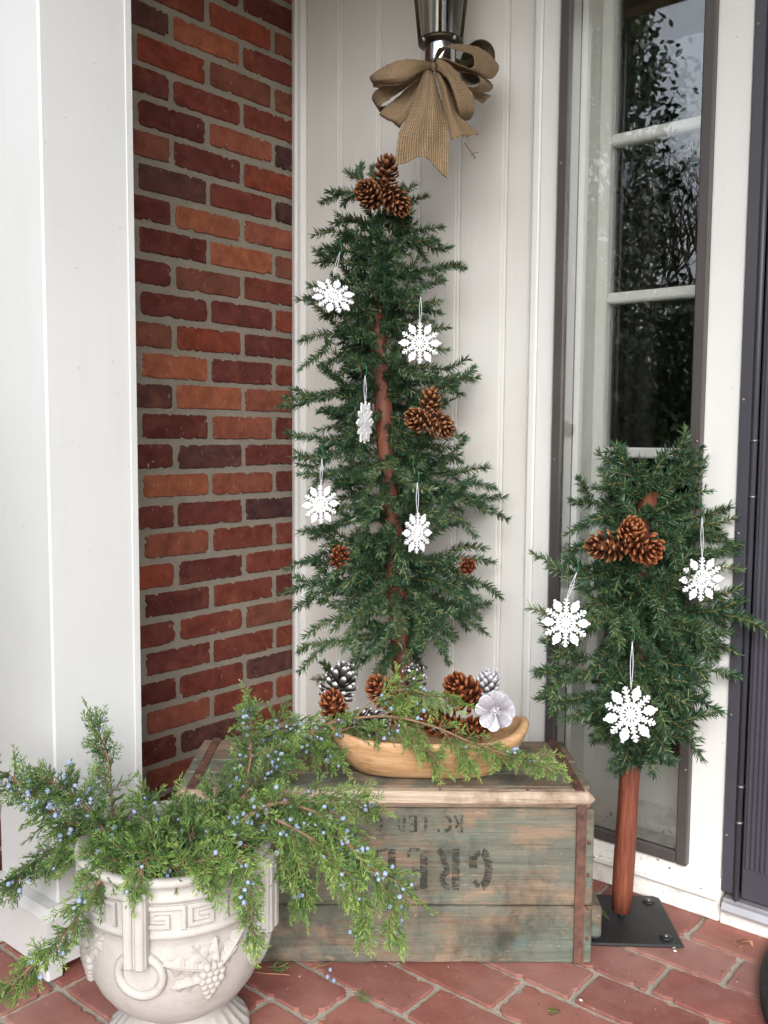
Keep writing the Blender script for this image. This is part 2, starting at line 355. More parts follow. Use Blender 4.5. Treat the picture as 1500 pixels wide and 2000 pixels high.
def _burlap(name, a, b, c3):
    t = NT(name); uv = t.coord('UV')
    def wave(sc, d, dist):
        q = t.n('ShaderNodeTexWave'); q.wave_type = 'BANDS'; q.bands_direction = d; q.inputs['Scale'].default_value = sc
        q.inputs['Distortion'].default_value = dist; q.inputs['Detail'].default_value = 2; q.inputs['Detail Scale'].default_value = 1.5; t.l(uv, q.inputs['Vector']); return q.outputs['Fac']
    w1 = wave(105, 'X', 1.5); w2 = wave(105, 'Y', 1.5); h = t.math('MAXIMUM', w1, w2)
    slub = t.noise(t.coord('UV', (20, 300, 1)), 2, 4); slub2 = t.noise(t.coord('UV', (300, 20, 1)), 2, 4)
    f = t.math('ADD', t.math('MULTIPLY', h, 0.5), t.math('ADD', t.math('MULTIPLY', slub, 0.3), t.math('MULTIPLY', slub2, 0.25)))
    c = t.ramp(f, [(0.32, a), (0.6, b), (0.85, c3)])
    return t.done(c, 0.85, 0.15, t.bump(t.math('ADD', h, t.math('MULTIPLY', slub, 0.8)), 0.7, 0.0015))
M['burlap'] = _burlap('woven burlap', srgb(74, 58, 42), srgb(130, 107, 82), srgb(186, 162, 130))
M['lantern'] = plain('aged bronze', srgb(52, 46, 34), 0.4, 0.5, srgb(78, 70, 44), 26, 0.2, 0.5)
M['chrome'] = plain('bright tin', srgb(200, 202, 210), 0.16, 0.6, srgb(170, 172, 182), 12, 0.05, 1.0)
M['candle'] = plain('cream candle sleeve', srgb(238, 228, 188), 0.5, 0.4)
def _glass(name, tint, refl):
    t = NT(name); tr = t.n('ShaderNodeBsdfTransparent'); tr.inputs[0].default_value = tint
    gl = t.n('ShaderNodeBsdfGlossy'); gl.inputs['Roughness'].default_value = 0.0; gl.inputs['Color'].default_value = (1, 1, 1, 1)
    fr = t.n('ShaderNodeFresnel'); fr.inputs[0].default_value = 1.5; ms = t.n('ShaderNodeMixShader')
    t.l(t.math('MULTIPLY', fr.outputs[0], refl), ms.inputs[0]); t.l(tr.outputs[0], ms.inputs[1]); t.l(gl.outputs[0], ms.inputs[2]); t.l(ms.outputs[0], t.out.inputs[0])
    return t.m
M['glass'] = _glass('storm glass', (0.985, 0.99, 0.985, 1), 2.3)
M['pane'] = _glass('window pane', (0.97, 0.98, 0.975, 1), 1.6)
M['lamp_glass'] = _glass('smoked lantern glass', (0.94, 0.94, 0.90, 1), 0.7)
def _urn():
    t = NT('cast concrete'); g = t.geo(); c = t.ramp(t.noise(g, 7, 6, 0.6), [(0.3, srgb(166, 162, 156)), (0.55, srgb(186, 182, 177)), (0.75, srgb(164, 156, 146))])
    pt = t.noise(g, 70, 4, 0.7); c = t.mix(t.rng(pt, 0.6, 0.72, 0, 0.35), c, srgb(158, 144, 126))
    return t.done(c, 0.85, 0.25, t.bump(t.math('ADD', t.noise(g, 60, 5, 0.6), t.math('MULTIPLY', t.noise(g, 260, 3), 0.5)), 0.3, 0.003))
M['urn'] = _urn()
def _leaf(name, stops):
    t = NT(name); a = t.attr('tone'); c = t.ramp(a.outputs['Fac'], stops)
    c = t.mix(t.rng(t.noise(t.geo(), 9, 3), 0.4, 0.65, 0, 0.55), c, t.mix(1.0, c, (0.55, 0.72, 0.65, 1), 'MULTIPLY'))
    return t.done(c, 0.5, 0.35)
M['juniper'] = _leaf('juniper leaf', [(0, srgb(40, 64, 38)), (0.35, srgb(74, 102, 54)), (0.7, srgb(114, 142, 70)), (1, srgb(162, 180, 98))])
M['twig'] = plain('juniper bark', srgb(134, 108, 84), 0.75, 0.25, srgb(98, 76, 58), 60, 0.5)
M['berry'] = plain('juniper berry', srgb(164, 180, 202), 0.7, 0.2, srgb(110, 126, 158), 1.3, 0.1, 0.0, 0.001, 0.9)
M['frayed'] = plain('frayed jute', srgb(128, 104, 76), 0.8, 0.2)
M['soil'] = plain('potting soil', srgb(50, 42, 34), 0.9, 0.2, srgb(80, 68, 54), 60, 1.0, 0, 0.01)
M['dry_leaf'] = plain('dry leaf', srgb(190, 140, 104), 0.6, 0.3, srgb(150, 100, 68), 50)
M['rubber'] = plain('black rubber', srgb(36, 37, 37), 0.6, 0.4, srgb(56, 57, 57), 40, 0.4)
M['holly'] = _leaf('holly leaf', [(0, srgb(22, 44, 22)), (0.5, srgb(44, 72, 34)), (1, srgb(78, 104, 54))])
M['bark'] = plain('grey bark', srgb(84, 74, 64), 0.85, 0.2, srgb(58, 50, 42), 12, 0.6)
M['lawn'] = plain('winter lawn', srgb(70, 76, 44), 0.9, 0.2, srgb(88, 80, 54), 3, 0.5)
M['walk'] = plain('concrete walk', srgb(150, 146, 138), 0.85, 0.2, srgb(128, 124, 116), 6, 0.4)
M['white_bit'] = plain('plaster crumbs', srgb(226, 222, 214), 0.8)

# ================================================================== SETTING
def struct(mb, name, mats, loc=(0,0,0)):
    Mx = Matrix.Translation(Vector(loc)); o = obj(name, mb.mesh(name, mats, Mx)); o.matrix_world = Mx; ROOT[o] = Mx; o['kind'] = 'structure'; return o

struct(MB().add([V(-120,-160,-0.16), V(120,-160,-0.16), V(120,60,-0.16), V(-120,60,-0.16)], [(0,1,2,3)]), 'lawn', M['lawn'])
struct(MB().bbox((0.75,-9,-0.15), (2.9,-1.335,-0.012), 0.01), 'front_walk', M['walk'])
floor = struct(MB().box((-0.3,-1.33,-0.15), (4.2,0.16,-0.0045)), 'porch_floor', M['floor_mortar'])

def rough_slab(w, h, rnd, jit, corner, inset, proud, back, nper=26, flat=0.1, edge=0.2, chip=0.07):
    """irregular slab: outline in (x,y), front at +z"""
    out = []
    cr = corner
    hw, hh = w/2, h/2
    # rounded rectangle walked by arc length
    segs = []
    for k in range(nper):
        t = k/nper*2*(w+h)
        if t < w: x, y = -hw+t, -hh
        elif t < w+h: x, y = hw, -hh+(t-w)
        elif t < 2*w+h: x, y = hw-(t-w-h), hh
        else: x, y = -hw, hh-(t-2*w-h)
        segs.append([x, y])
    pts = []
    for x, y in segs:
        dx = max(abs(x)-(hw-cr), 0); dy = max(abs(y)-(hh-cr), 0)
        if dx > 0 and dy > 0:
            d = math.hypot(dx, dy); x = math.copysign(hw-cr+dx/d*cr, x); y = math.copysign(hh-cr+dy/d*cr, y)
        ch = rnd.uniform(0.003, 0.0065) if rnd.random() < chip else 0.0
        pts.append((x*(1-ch/hw)+rnd.uniform(-jit, jit), y*(1-ch/hh)+rnd.uniform(-jit, jit)))
    n = len(pts); v = []; f = []
    for x, y in pts: v.append(V(x, y, -back))
    for x, y in pts: v.append(V(x, y, proud*rnd.uniform(edge, edge+0.3)))
    for x, y in pts:
        v.append(V(x*(1-inset/hw), y*(1-inset/hh), proud*rnd.uniform(1-flat, 1+flat)))
    for x, y in pts: v.append(V(x*0.45, y*0.3, proud*rnd.uniform(1.0, 1.0+flat)))
    for r in range(3):
        for k in range(n): f.append((r*n+k, r*n+(k+1) % n, (r+1)*n+(k+1) % n, (r+1)*n+k))
    f.append(tuple(3*n+k for k in range(n)))
    return v, f

# brick pavers, running bond along the house wall
PIT, LEN = 0.1027, 0.198
rows = [-0.008 - PIT*i for i in range(-1, 17)]
offs = {0: 1.124, 1: 1.225, 2: 1.14, 3: 1.054, 4: 0.973, 5: 0.873, 6: 0.775, 7: 0.685, 8: 0.60, 9: 0.40}
rnd = random.Random(3)
pv_cols = [srgb(160, 110, 100), srgb(152, 98, 88), srgb(166, 118, 108), srgb(144, 90, 82), srgb(158, 104, 92)]
pmesh = []
for k in range(10):
    v, f = rough_slab(LEN-0.012, PIT-0.012, rnd, 0.0011, 0.004, 0.0016, 0.0030, 0.02, 56, 0.02, 0.6)
    pmesh.append(MB().add(v, f).mesh('paver', M['paver']))
for i in range(1, 17):
    yc = -0.0085-PIT*(i-0.5)
    x0 = offs.get(i-1, 1.124+(i % 2)*0.1); x0 -= LEN*14
    for k in range(26):
        xc = x0+LEN*(k+0.5)
        if xc < -0.05 or xc > 2.5 or (i > 12 and xc > 1.0): continue
        if not (yc > -1.35): continue
        o = obj('paver', pmesh[rnd.randrange(10)], floor, Matrix.Translation((xc, yc, -0.0015+rnd.uniform(-0.001, 0.001))) @ Matrix.Rotation(math.pi*rnd.randrange(2)+rnd.uniform(-0.006, 0.006), 4, 'Z'))
        c = rnd.choice(pv_cols); q = rnd.uniform(0.88, 1.1); o.color = (c[0]*q, c[1]*q, c[2]*q, 1)

# --- brick side wall (x = 0), every brick its own piece
bw_ = thing('brick_wall', (0, -0.5, 0), 'red clay brick side wall with grey mortar left of the pencil trees', 'wall')
MB().box((-0.20,-0.98,-0.0), (0.0,-0.0005,2.2115)).build('mortar', M['mortar'], bw_)
CK = dict(D=(100,48,40), R=(126,62,48), O=(178,106,74), B=(150,72,50), P=(88,58,56), M=(134,82,64), K=(64,44,46), Q=(112,56,48), T=(158,92,70))
# left-to-right colour of the bricks seen in each course, top course first
COURSES = {-7: 'DRD', -6: 'RBM', -5: 'POR', -4: 'BMM', -3: 'DRR', -2: 'DTK', -1: 'MQB', 0: 'PRK', 1: 'DOT', 2: 'DOM', 3: 'DMR', 4: 'DQB', 5: 'MBD', 6: 'OQR', 7: 'POT',
           8: 'DTD', 9: 'DPQ', 10: 'OTD', 11: 'QQK', 12: 'TRR', 13: 'BDR', 14: 'DRD', 15: 'QRM', 16: 'QRR', 17: 'DRP', 18: 'TRB', 19: 'DPR', 20: 'TDR', 21: 'DRQ'}
CH = 0.0677; Z8 = 0.8892
for k in range(-16, 22):
    zc = Z8-(k-8)*CH+CH/2
    if zc > 2.2 or zc < 0.02: continue
    even = k % 2 == 0
    joints = [0.0, 0.072, 0.279, 0.477, 0.684, 0.89, 0.98] if even else [0.0, 0.175, 0.381, 0.588, 0.795, 0.98]
    cols = COURSES.get(k, ''.join(rnd.choice('DRQTMP') for _ in range(3)))
    for j in range(len(joints)-1):
        a, b = joints[j], joints[j+1]
        if a > 0.62 and k < -8: continue
        gap = 0.0078
        w = b-a-gap*2+rnd.uniform(-0.003, 0.003) if j else b-a-gap; h = CH-0.0150+rnd.uniform(-0.003, 0.002)
        sc_ = (a+b)/2 if j else a+w/2
        v, f = rough_slab(w, h, rnd, 0.0012, rnd.choice([0.003, 0.004, 0.007, 0.012]), 0.0020, 0.0034, 0.02, 64 if w > 0.1 else 36, 0.12, 0.3)
        me = MB().add(v, f).mesh('brick', M['brick'])
        # local (x,y,z) -> world (-y, z, x)
        Mx = Matrix(((0, 0, 1, 0.0012), (-1, 0, 0, -sc_), (0, 1, 0, zc+rnd.uniform(-0.0015, 0.0015)), (0, 0, 0, 1))) @ Matrix.Rotation(rnd.uniform(-0.008, 0.008), 4, 'Z')
        o = obj('brick', me, bw_, Mx)
        key = cols[2-j] if j < 3 else rnd.choice('DRQTM'); c = srgb(*[0.84*a_+0.16*b_ for a_, b_ in zip(CK[key], (124, 64, 52))]); q = rnd.uniform(0.92, 1.08); o.color = (c[0]*q, c[1]*q, c[2]*q, 1)

# --- siding wall (y = 0)
sw = thing('siding_wall', (0.35, 0, 0), 'cream painted vertical board siding wall behind the tall tree', 'wall')
seams = [0.046, 0.164, 0.287, 0.408, 0.519, 0.640, 0.709]
for a, b in zip(seams[:-1], seams[1:]):
    m = MB(); g = 0.0035
    prof = [(a, 0.012), (a, 0.004), (a+0.004, 0.0), (b-0.012, 0.0), (b-0.010, 0.0032), (b-0.008, 0.0), (b-0.002, 0.0006), (b-0.0006, 0.004), (b-0.0006, 0.012)]
    vs_ = [V(x, y, z) for z in (0.0, 2.2115) for (x, y) in prof]; n = len(prof)
    m.add(vs_, [(i, i+1, n+i+1, n+i) for i in range(n-1)]); m.build('board', M['siding'], sw)
MB().box((-0.2, 0.013, 0.0), (0.712, 0.05, 2.2115)).build('sheathing', M['siding'], sw)
m = MB(); prof = [(0.0045, 0.0), (0.0045, -0.010), (0.014, -0.014), (0.020, -0.016), (0.024, -0.011), (0.036, -0.0115), (0.041, -0.006), (0.0455, -0.001), (0.0455, 0.012)]
m.add([V(x, y, z) for z in (0.0, 2.2115) for (x, y) in prof], [(i, i+1, 9+i+1, 9+i) for i in range(8)]); m.build('corner_moulding', M['trim'], sw)
# --- entrance surround: casings, sidelight, door
sur = thing('sidelight_casing', (0.9, 0, 0), 'cream painted casing boards around the narrow sidelight window', 'casing')
MB().bbox((0.7105,-0.016,0.10), (0.7285,0.02,2.2115), 0.003).build('casing_bead', M['trim'], sur)
MB().bbox((0.729,-0.013,0.10), (0.7975,0.02,2.2115), 0.002).build('casing_board', M['trim'], sur)
MB().bbox((1.0705,-0.013,0.085), (1.150,0.02,2.2115), 0.002).build('casing_board', M['trim'], sur)
MB().bbox((0.7105,-0.022,0.0), (1.1505,0.03,0.088), 0.004).build('base_board', M['sill'], sur)
MB().bbox((0.7115,-0.034,0.044), (1.150,-0.0225,0.06), 0.004).build('drip_mould', M['sill'], sur)
# sidelight
sg = thing('sidelight_window', (0.93, 0, 0.09), 'tall narrow sidelight window with bronze storm frame and white muntins', 'window')
fL0, fL1, fR0, fR1, fB = 0.777, 0.799, 1.066, 1.088, 0.091
MB().bbox((fL0,-0.030,fB), (fL1,-0.0135,2.2), 0.0025).build('storm_stile', M['dark_frame'], sg)
MB().bbox((fR0,-0.030,fB), (fR1,-0.0135,2.2), 0.0025).build('storm_stile', M['dark_frame'], sg)
MB().bbox((fL1+0.0004,-0.0295,fB+0.0006), (fR0-0.0004,-0.0137,fB+0.024), 0.0025).build('storm_rail', M['dark_frame'], sg)
MB().bbox((fL1+0.0004,-0.0295,2.176), (fR0-0.0004,-0.0137,2.199), 0.0025).build('storm_rail', M['dark_frame'], sg)
MB().bbox((fL0-0.006,-0.021,fB), (fL0-0.0004,-0.0133,2.2), 0.0008).build('metal_edge', M['aluminium'], sg)
MB().box((fL1-0.002,-0.0235,fB+0.022), (fR0+0.002,-0.0205,2.178)).build('storm_glass', M['glass'], sg)
for x, z in ((fL0+0.008, 0.86), (fR1-0.008, 0.28), (fL0+0.008, 1.45), (fR1-0.008, 0.9)):
    MB().sphere((x,-0.0302,z), 0.0028, 8, 4, (1,0.5,1)).build('screw', M['screw'], sg)
# inner jambs, sash
MB().bbox((0.7985,0.0205,0.06), (0.8115,0.13,2.2), 0.001).build('jamb', M['sash'], sg)
MB().bbox((1.0560,0.0205,0.06), (1.0700,0.13,2.2), 0.001).build('jamb', M['sash'], sg)
MB().bbox((0.8118,-0.005,0.06), (1.0555,0.045,0.112), 0.004).build('sub_sill', M['sill'], sg)
m = MB(); m.add([V(0.8118,0.0455,0.13),V(1.0555,0.0455,0.13),V(1.0555,0.076,0.155),V(0.8118,0.076,0.155),V(0.8118,0.0455,0.06),V(1.0555,0.0455,0.06),V(1.0555,0.076,0.06),V(0.8118,0.076,0.06)],
                [(0,1,2,3),(4,5,1,0),(5,6,2,1),(7,4,0,3),(6,7,3,2)]); m.build('sill', M['sill'], sg)
sash = MB().bbox((0.812,0.0765,0.06), (0.838,0.112,2.2), 0.003).build('sash_stile', M['sash'], sg)
MB().bbox((1.030,0.0765,0.06), (1.0555,0.112,2.2), 0.003).build('sash_stile', M['sash'], sg)
MB().bbox((0.8383,0.0768,0.06), (1.0297,0.1118,0.248), 0.003).build('sash_rail', M['sash'], sg)
zm = [0.556, 0.875, 1.192, 1.510, 1.828]
for z in zm: MB().bbox((0.8383,0.077,z-0.0105), (1.0297,0.1116,z+0.0105), 0.0035).build('muntin', M['sash'], sg)
zz = [0.248]+zm+[2.19]
for a, b in zip(zz[:-1], zz[1:]):
    MB().box((0.8375,0.094,a+0.008), (1.0305,0.097,b-0.008)).build('pane', M['pane'], sg)
# dark hall behind the glass
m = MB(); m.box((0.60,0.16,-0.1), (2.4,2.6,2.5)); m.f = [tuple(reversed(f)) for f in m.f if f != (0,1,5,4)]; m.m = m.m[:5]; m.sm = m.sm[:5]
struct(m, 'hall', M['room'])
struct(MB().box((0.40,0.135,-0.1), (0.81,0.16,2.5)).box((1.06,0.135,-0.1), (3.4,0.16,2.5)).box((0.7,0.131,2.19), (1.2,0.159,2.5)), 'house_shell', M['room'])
# storm door
dr = thing('storm_door', (1.6, 0, 0.05), 'dark charcoal front door with fluted edge at the right border', 'door')
MB().bbox((1.1512,-0.020,0.062), (1.1735,0.02,2.2), 0.003).build('door_frame', M['door'], dr)
hg = MB().tube([(1.1795,-0.018,0.052), (1.1795,-0.018,2.2)], 0.0055, 12).build('hinge', M['door'], dr)
for z in (0.20, 0.268, 0.80, 0.90): MB().tube([(1.1795,-0.018,z), (1.1795,-0.018,z+0.004)], 0.0068, 12).build('hinge_knuckle', M['screw'], hg)
MB().bbox((1.1862,-0.0165,0.058), (2.06,0.02,2.2), 0.003).build('door_slab', M['door'], dr)
for k in range(7): MB().bbox((1.193+0.0088*k,-0.0192,0.118), (1.1985+0.0088*k,-0.0164,2.19), 0.0012).build('flute', M['door'], dr)
MB().bbox((1.262,-0.0200,0.130), (2.0,-0.0163,0.148), 0.0018).build('panel_moulding', M['door'], dr)
MB().bbox((1.262,-0.0200,0.1485), (1.279,-0.0163,0.80), 0.0018).build('panel_moulding', M['door'], dr)
MB().bbox((1.284,-0.0188,0.153), (1.99,-0.0163,0.79), 0.0012).build('door_panel', M['door'], dr)
for z in (0.172, 0.40, 0.735, 0.975, 1.62): MB().sphere((1.158,-0.0203,z), 0.003, 8, 4, (1,0.6,1)).build('screw', M['screw'], dr)
th = thing('door_threshold', (1.6, 0, 0), 'silver metal strip on white step under the dark door', 'threshold')
MB().bbox((1.1508,-0.024,0.0), (2.1,0.03,0.030), 0.004).build('step', M['sill'], th)
m = MB(); prof = [(-0.036, 0.031), (-0.036, 0.036), (-0.030, 0.047), (-0.026, 0.048), (-0.0225, 0.0505), (-0.0225, 0.053), (0.02, 0.053), (0.02, 0.031)]
m.add([V(x, y, z) for x in (1.158, 2.1) for (y, z) in prof], [(i, i+1, 8+i+1, 8+i) for i in range(7)]+[(7,0,8,15), tuple(range(7,-1,-1)), tuple(range(8,16))]); m.build('metal_strip', M['aluminium'], th)
# rest of the front wall, right of the door, out of frame
struct(MB().box((2.1,-0.012,0.0), (4.2,0.12,2.2115)).box((1.1735,-0.008,2.2005), (2.1,0.12,2.2115)), 'house_front', M['siding'])
# porch ceiling, beam, roof, and an unseen eave added to shade the column
struct(MB().box((-0.8,-1.00,2.212), (4.4,0.16,2.28)).box((-0.8,-1.06,2.180), (4.4,-1.0005,2.40)).box((-0.82,-1.10,2.405), (4.42,0.4,2.639)).box((-0.9,-2.0,2.640), (4.5,0.5,2.72)), 'porch_ceiling', M['ceiling'])

# --- square white column at the porch edge
cl_ = thing('porch_column', (0.28, -0.83, 0), 'square white painted porch column left of the brick wall', 'column')
MB().bbox((0.186,-0.915,0.125), (0.372,-0.748,2.2115), 0.003).build('shaft', M['white'], cl_)
MB().bbox((0.3722,-0.760,0.137), (0.3745,-0.7465,2.211), 0.0008).build('edge_strip', M['white'], cl_)
pl = MB()
x0, x1, y0, y1 = 0.176, 0.381, -0.941, -0.738
prof = [(0.0, 0.024), (0.0, 0.108), (0.008, 0.124), (0.008, 0.1245)]
vs_ = []; 
for (i_, z) in prof: vs_ += [V(x0+i_,y0+i_,z), V(x1-i_,y0+i_,z), V(x1-i_,y1-i_,z), V(x0+i_,y1-i_,z)]
fs = [(3,2,1,0), (12,13,14,15)]
for r in range(3):
    for k in range(4): fs.append((4*r+k, 4*r+(k+1) % 4, 4*r+4+(k+1) % 4, 4*r+4+k))
pl.add(vs_, fs); plo = pl.build('plinth', M['white'], cl_)
for (xx, yy) in ((x0, y0), (x1-0.03, y0), (x0, y1-0.03), (x1-0.03, y1-0.03)):
    MB().bbox((xx+0.0005, yy+0.0005, 0.0032), (xx+0.0295, yy+0.0295, 0.030), 0.003).build('foot', M['white'], plo)

# ================================================================== CRATE
E1 = V(0.764, 0.645, 0).normalized(); BK = V(-0.645, 0.764, 0).normalized(); F0 = V(0.795, -0.506, 0)
CU0, CU1, CDP, CZT = -0.402, 0.312, 0.277, 0.300
crM = Matrix(((E1.x, BK.x, 0, F0.x), (E1.y, BK.y, 0, F0.y), (0, 0, 1, 0.0035), (0, 0, 0, 1)))
crate = thing('wooden_crate', None, 'weathered wooden crate with peeling green paint and rusty straps under the dough bowl', 'crate', mat=crM)
def cpart(name, lo, hi, mat, b=0.003, ragged=0.0, parent=None):
    m = MB(); m.bbox(lo, hi, b)
    if ragged:
        bm = bmesh.new(); me0 = m.mesh('t', mat); bm.from_mesh(me0)
        bmesh.ops.subdivide_edges(bm, edges=[e for e in bm.edges if e.calc_length() > 0.3], cuts=24)
        rr = random.Random(hash(name+str(lo)) % 999 if False else int(abs(lo[0]*1000+lo[2]*5000+hi[1]*300)))
        for v in bm.verts:
            v.co.z += rr.uniform(-ragged, ragged)*0.6; v.co.y += rr.uniform(-ragged, ragged)*0.4
        bm.to_mesh(me0); bm.free(); me = me0
    else: me = m.mesh(name, mat)
    o = obj(name, me, parent or crate); o.matrix_local = Matrix.Identity(4); return o
pw_ = 0.016
cpart('plank', (CU0, 0.0, 0.0), (CU1, pw_, 0.1005), M['crate'], 0.0025, 0.0022)
front = cpart('plank', (CU0, 0.0006, 0.1025), (CU1, pw_, 0.2715), M['crate'], 0.0025, 0.0012)
cpart('edge_plank', (CU0-0.001, -0.003, 0.2730), (CU1+0.001, 0.034, CZT), M['bare'], 0.011, 0.0010)
tb = [0.0352, 0.098, 0.160, 0.222, CDP]
for a, b in zip(tb[:-1], tb[1:]): cpart('top_plank', (CU0, a+0.0006, CZT-0.016), (CU1, b-0.0006, CZT-0.0008+random.uniform(-0.001, 0.0006)), M['crate'], 0.0022, 0.0008)
cpart('back_plank', (CU0, CDP-0.016, 0.0), (CU1, CDP-0.0006, CZT-0.018), M['crate'], 0.002)
for u in (CU0, CU1-0.020): cpart('end_panel', (u+0.001, pw_+0.001, 0.0), (u+0.019, CDP-0.018, CZT-0.019), M['crate'], 0.002)
cpart('end_batten', (CU1+0.0005, 0.018, 0.035), (CU1+0.022, CDP-0.05, 0.092), M['crate'], 0.004)
for u in (CU1-0.031, CU0+0.018):
    cpart('strap', (u, -0.0042, 0.002), (u+0.0165, -0.0015, 0.281), M['rust'], 0.0006)
    s_ = cpart('strap', (u, 0.012, CZT-0.0004), (u+0.0165, CDP, CZT+0.0016), M['rust'], 0.0006)
    for v_ in (0.05, 0.09, 0.135, 0.19, 0.24):
        MB().sphere(crM @ V(u+0.0165/2+random.uniform(-.003,.003), v_, CZT+0.0014), 0.0032, 8, 4, (1,1,0.45)).build('nail', M['rust'], crate)
for z in (0.045, 0.100, 0.158, 0.215):
    MB().sphere(crM @ V(CU1-0.0085, -0.0008, z), 0.0040, 8, 4, (1,0.5,1)).build('nail', M['rust'], crate)
for (u, v_) in ((0.05, 0.017), (-0.12, 0.02), (0.2, 0.016), (0.16, 0.07), (0.0, 0.13)):
    MB().sphere(crM @ V(u, v_, CZT+0.0002), 0.0030, 8, 4, (1,1,0.4)).build('nail', M['rust'], crate)
# a brown stain block and stencil lettering, upside down on the front plank
def stroke(m, pts, w):
    for (x0, y0), (x1, y1) in zip(pts[:-1], pts[1:]):
        d = math.hypot(x1-x0, y1-y0) or 1e-6; nx, ny = -(y1-y0)/d*w/2, (x1-x0)/d*w/2
        m.append([(x0+nx, y0+ny), (x0-nx, y0-ny), (x1-nx, y1-ny), (x1+nx, y1+ny)])
def arc(cx, cy, rx, ry, a0, a1, n=12): return [(cx+rx*math.cos(R_(a0+(a1-a0)*i/n)), cy+ry*math.sin(R_(a0+(a1-a0)*i/n))) for i in range(n+1)]
def glyph(ch):
    q = []; w = 0.215
    if ch == 'G':
        stroke(q, arc(0.31, 0.5, 0.22, 0.42, 100, 262, 14), w); stroke(q, arc(0.31, 0.5, 0.22, 0.42, 82, 40, 5), 0.12); stroke(q, arc(0.31, 0.5, 0.22, 0.42, 278, 330, 5), 0.13)
        stroke(q, [(0.53, 0.18), (0.53, 0.44)], w); stroke(q, [(0.40, 0.44), (0.64, 0.44)], 0.09)
    elif ch == 'R':
        stroke(q, [(0.12, 0.02), (0.12, 0.98)], w); stroke(q, arc(0.27, 0.74, 0.22, 0.20, 90, -90, 10), 0.15)
        stroke(q, [(0.34, 0.50), (0.42, 0.36), (0.50, 0.14), (0.60, 0.03)], 0.16); stroke(q, [(0.02, 0.02), (0.22, 0.02)], 0.05); stroke(q, [(0.02, 0.98), (0.20, 0.98)], 0.05)
    elif ch in 'EF':
        stroke(q, [(0.12, 0.02), (0.12, 0.98)], w); stroke(q, [(0.24, 0.96), (0.52, 0.96), (0.55, 0.80)], 0.09); stroke(q, [(0.24, 0.53), (0.42, 0.53)], 0.08); stroke(q, [(0.42, 0.62), (0.42, 0.44)], 0.05)
        if ch == 'E': stroke(q, [(0.24, 0.04), (0.52, 0.04), (0.55, 0.22)], 0.09)
    elif ch == 'N': stroke(q, [(0.10, 0.02), (0.10, 0.98)], 0.12); stroke(q, [(0.55, 0.02), (0.55, 0.98)], 0.12); stroke(q, [(0.14, 0.94), (0.50, 0.08)], 0.16)
    elif ch == 'C': stroke(q, arc(0.31, 0.5, 0.22, 0.42, 55, 170, 10), w); stroke(q, arc(0.31, 0.5, 0.22, 0.42, 190, 305, 10), w)
    elif ch == 'D': stroke(q, [(0.12, 0.02), (0.12, 0.98)], w); stroke(q, arc(0.20, 0.5, 0.30, 0.43, 80, 8, 8), 0.15); stroke(q, arc(0.20, 0.5, 0.30, 0.43, -8, -80, 8), 0.15)
    elif ch == 'I': stroke(q, [(0.2, 0.02), (0.2, 0.98)], w)
    elif ch == "'": stroke(q, [(0.12, 0.98), (0.12, 0.82)], 0.16)
    elif ch == '.': stroke(q, [(0.12, 0.0), (0.12, 0.16)], 0.16)
    return q
def letters(text, u_right, z_top_inv, h, adv, lift):
    # text turned 180 degrees: its first letter stands furthest right
    for i, ch in enumerate(text):
        if ch == ' ': continue
        m = MB()
        for k_, quad in enumerate(glyph(ch)):
            m.add([crM @ V(u_right-(adv*i+x*h*0.84), 0.0006-0.0009-lift-0.000012*k_, z_top_inv-y*h) for x, y in quad], [(0, 1, 2, 3)])
        m.build('stencil_letter', M['ink'], front)
letters('GREEN', 0.139, 0.204, 0.0735, 0.0545, 0.0006)
letters("RC'IED G.", 0.089, 0.262, 0.030, 0.0195, 0.0006)

# ================================================================== URN
UC = V(0.635, -0.872, 0.003)
urn = thing('garden_urn', UC, 'pale cast concrete urn with key band and grape relief overflowing with juniper', 'urn')
S = 0.985
prof = [(0.070,0.052),(0.074,0.054),(0.086,0.060),(0.110,0.078),(0.127,0.100),(0.138,0.124),(0.145,0.150),(0.1485,0.178),(0.1490,0.205),(0.1480,0.219),(0.1500,0.2205),(0.1525,0.225),(0.1520,0.229),(0.1495,0.2305),
        (0.1490,0.2315),(0.1505,0.270),(0.1510,0.2735),(0.1540,0.2745),(0.1560,0.278),(0.1555,0.281),(0.1525,0.283),(0.1515,0.288),(0.1520,0.294),(0.1560,0.297),(0.1585,0.302),(0.1575,0.306),(0.153,0.308),(0.144,0.3075),(0.138,0.303),(0.134,0.28),(0.128,0.22),(0.10,0.13),(0.0,0.12)]
prof = [(r*S, z*S) for r, z in prof]
MB().lathe(prof, UC, 96).build('bowl', M['urn'], urn)
fp = [(0.0,0.0),(0.114,0.0),(0.117,0.006),(0.114,0.012),(0.108,0.016),(0.096,0.028),(0.084,0.040),(0.076,0.046),(0.077,0.050),(0.072,0.054)]
def flute(r, z, a):
    if r < 0.08 or z < 0.01: return r
    return r-0.0045*abs(math.cos(a*14))*min(1, (r-0.078)/0.02)
MB().lathe([(r*S, z*S) for r, z in fp], UC, 168, fn=flute).build('foot', M['urn'], urn)
MB().lathe([(0.0,0.272),(0.08,0.270),(0.133,0.264)], UC, 32).build('soil', M['soil'], urn)
def urn_pt(a, z, r): return UC+V(r*math.cos(a), r*math.sin(a), z)
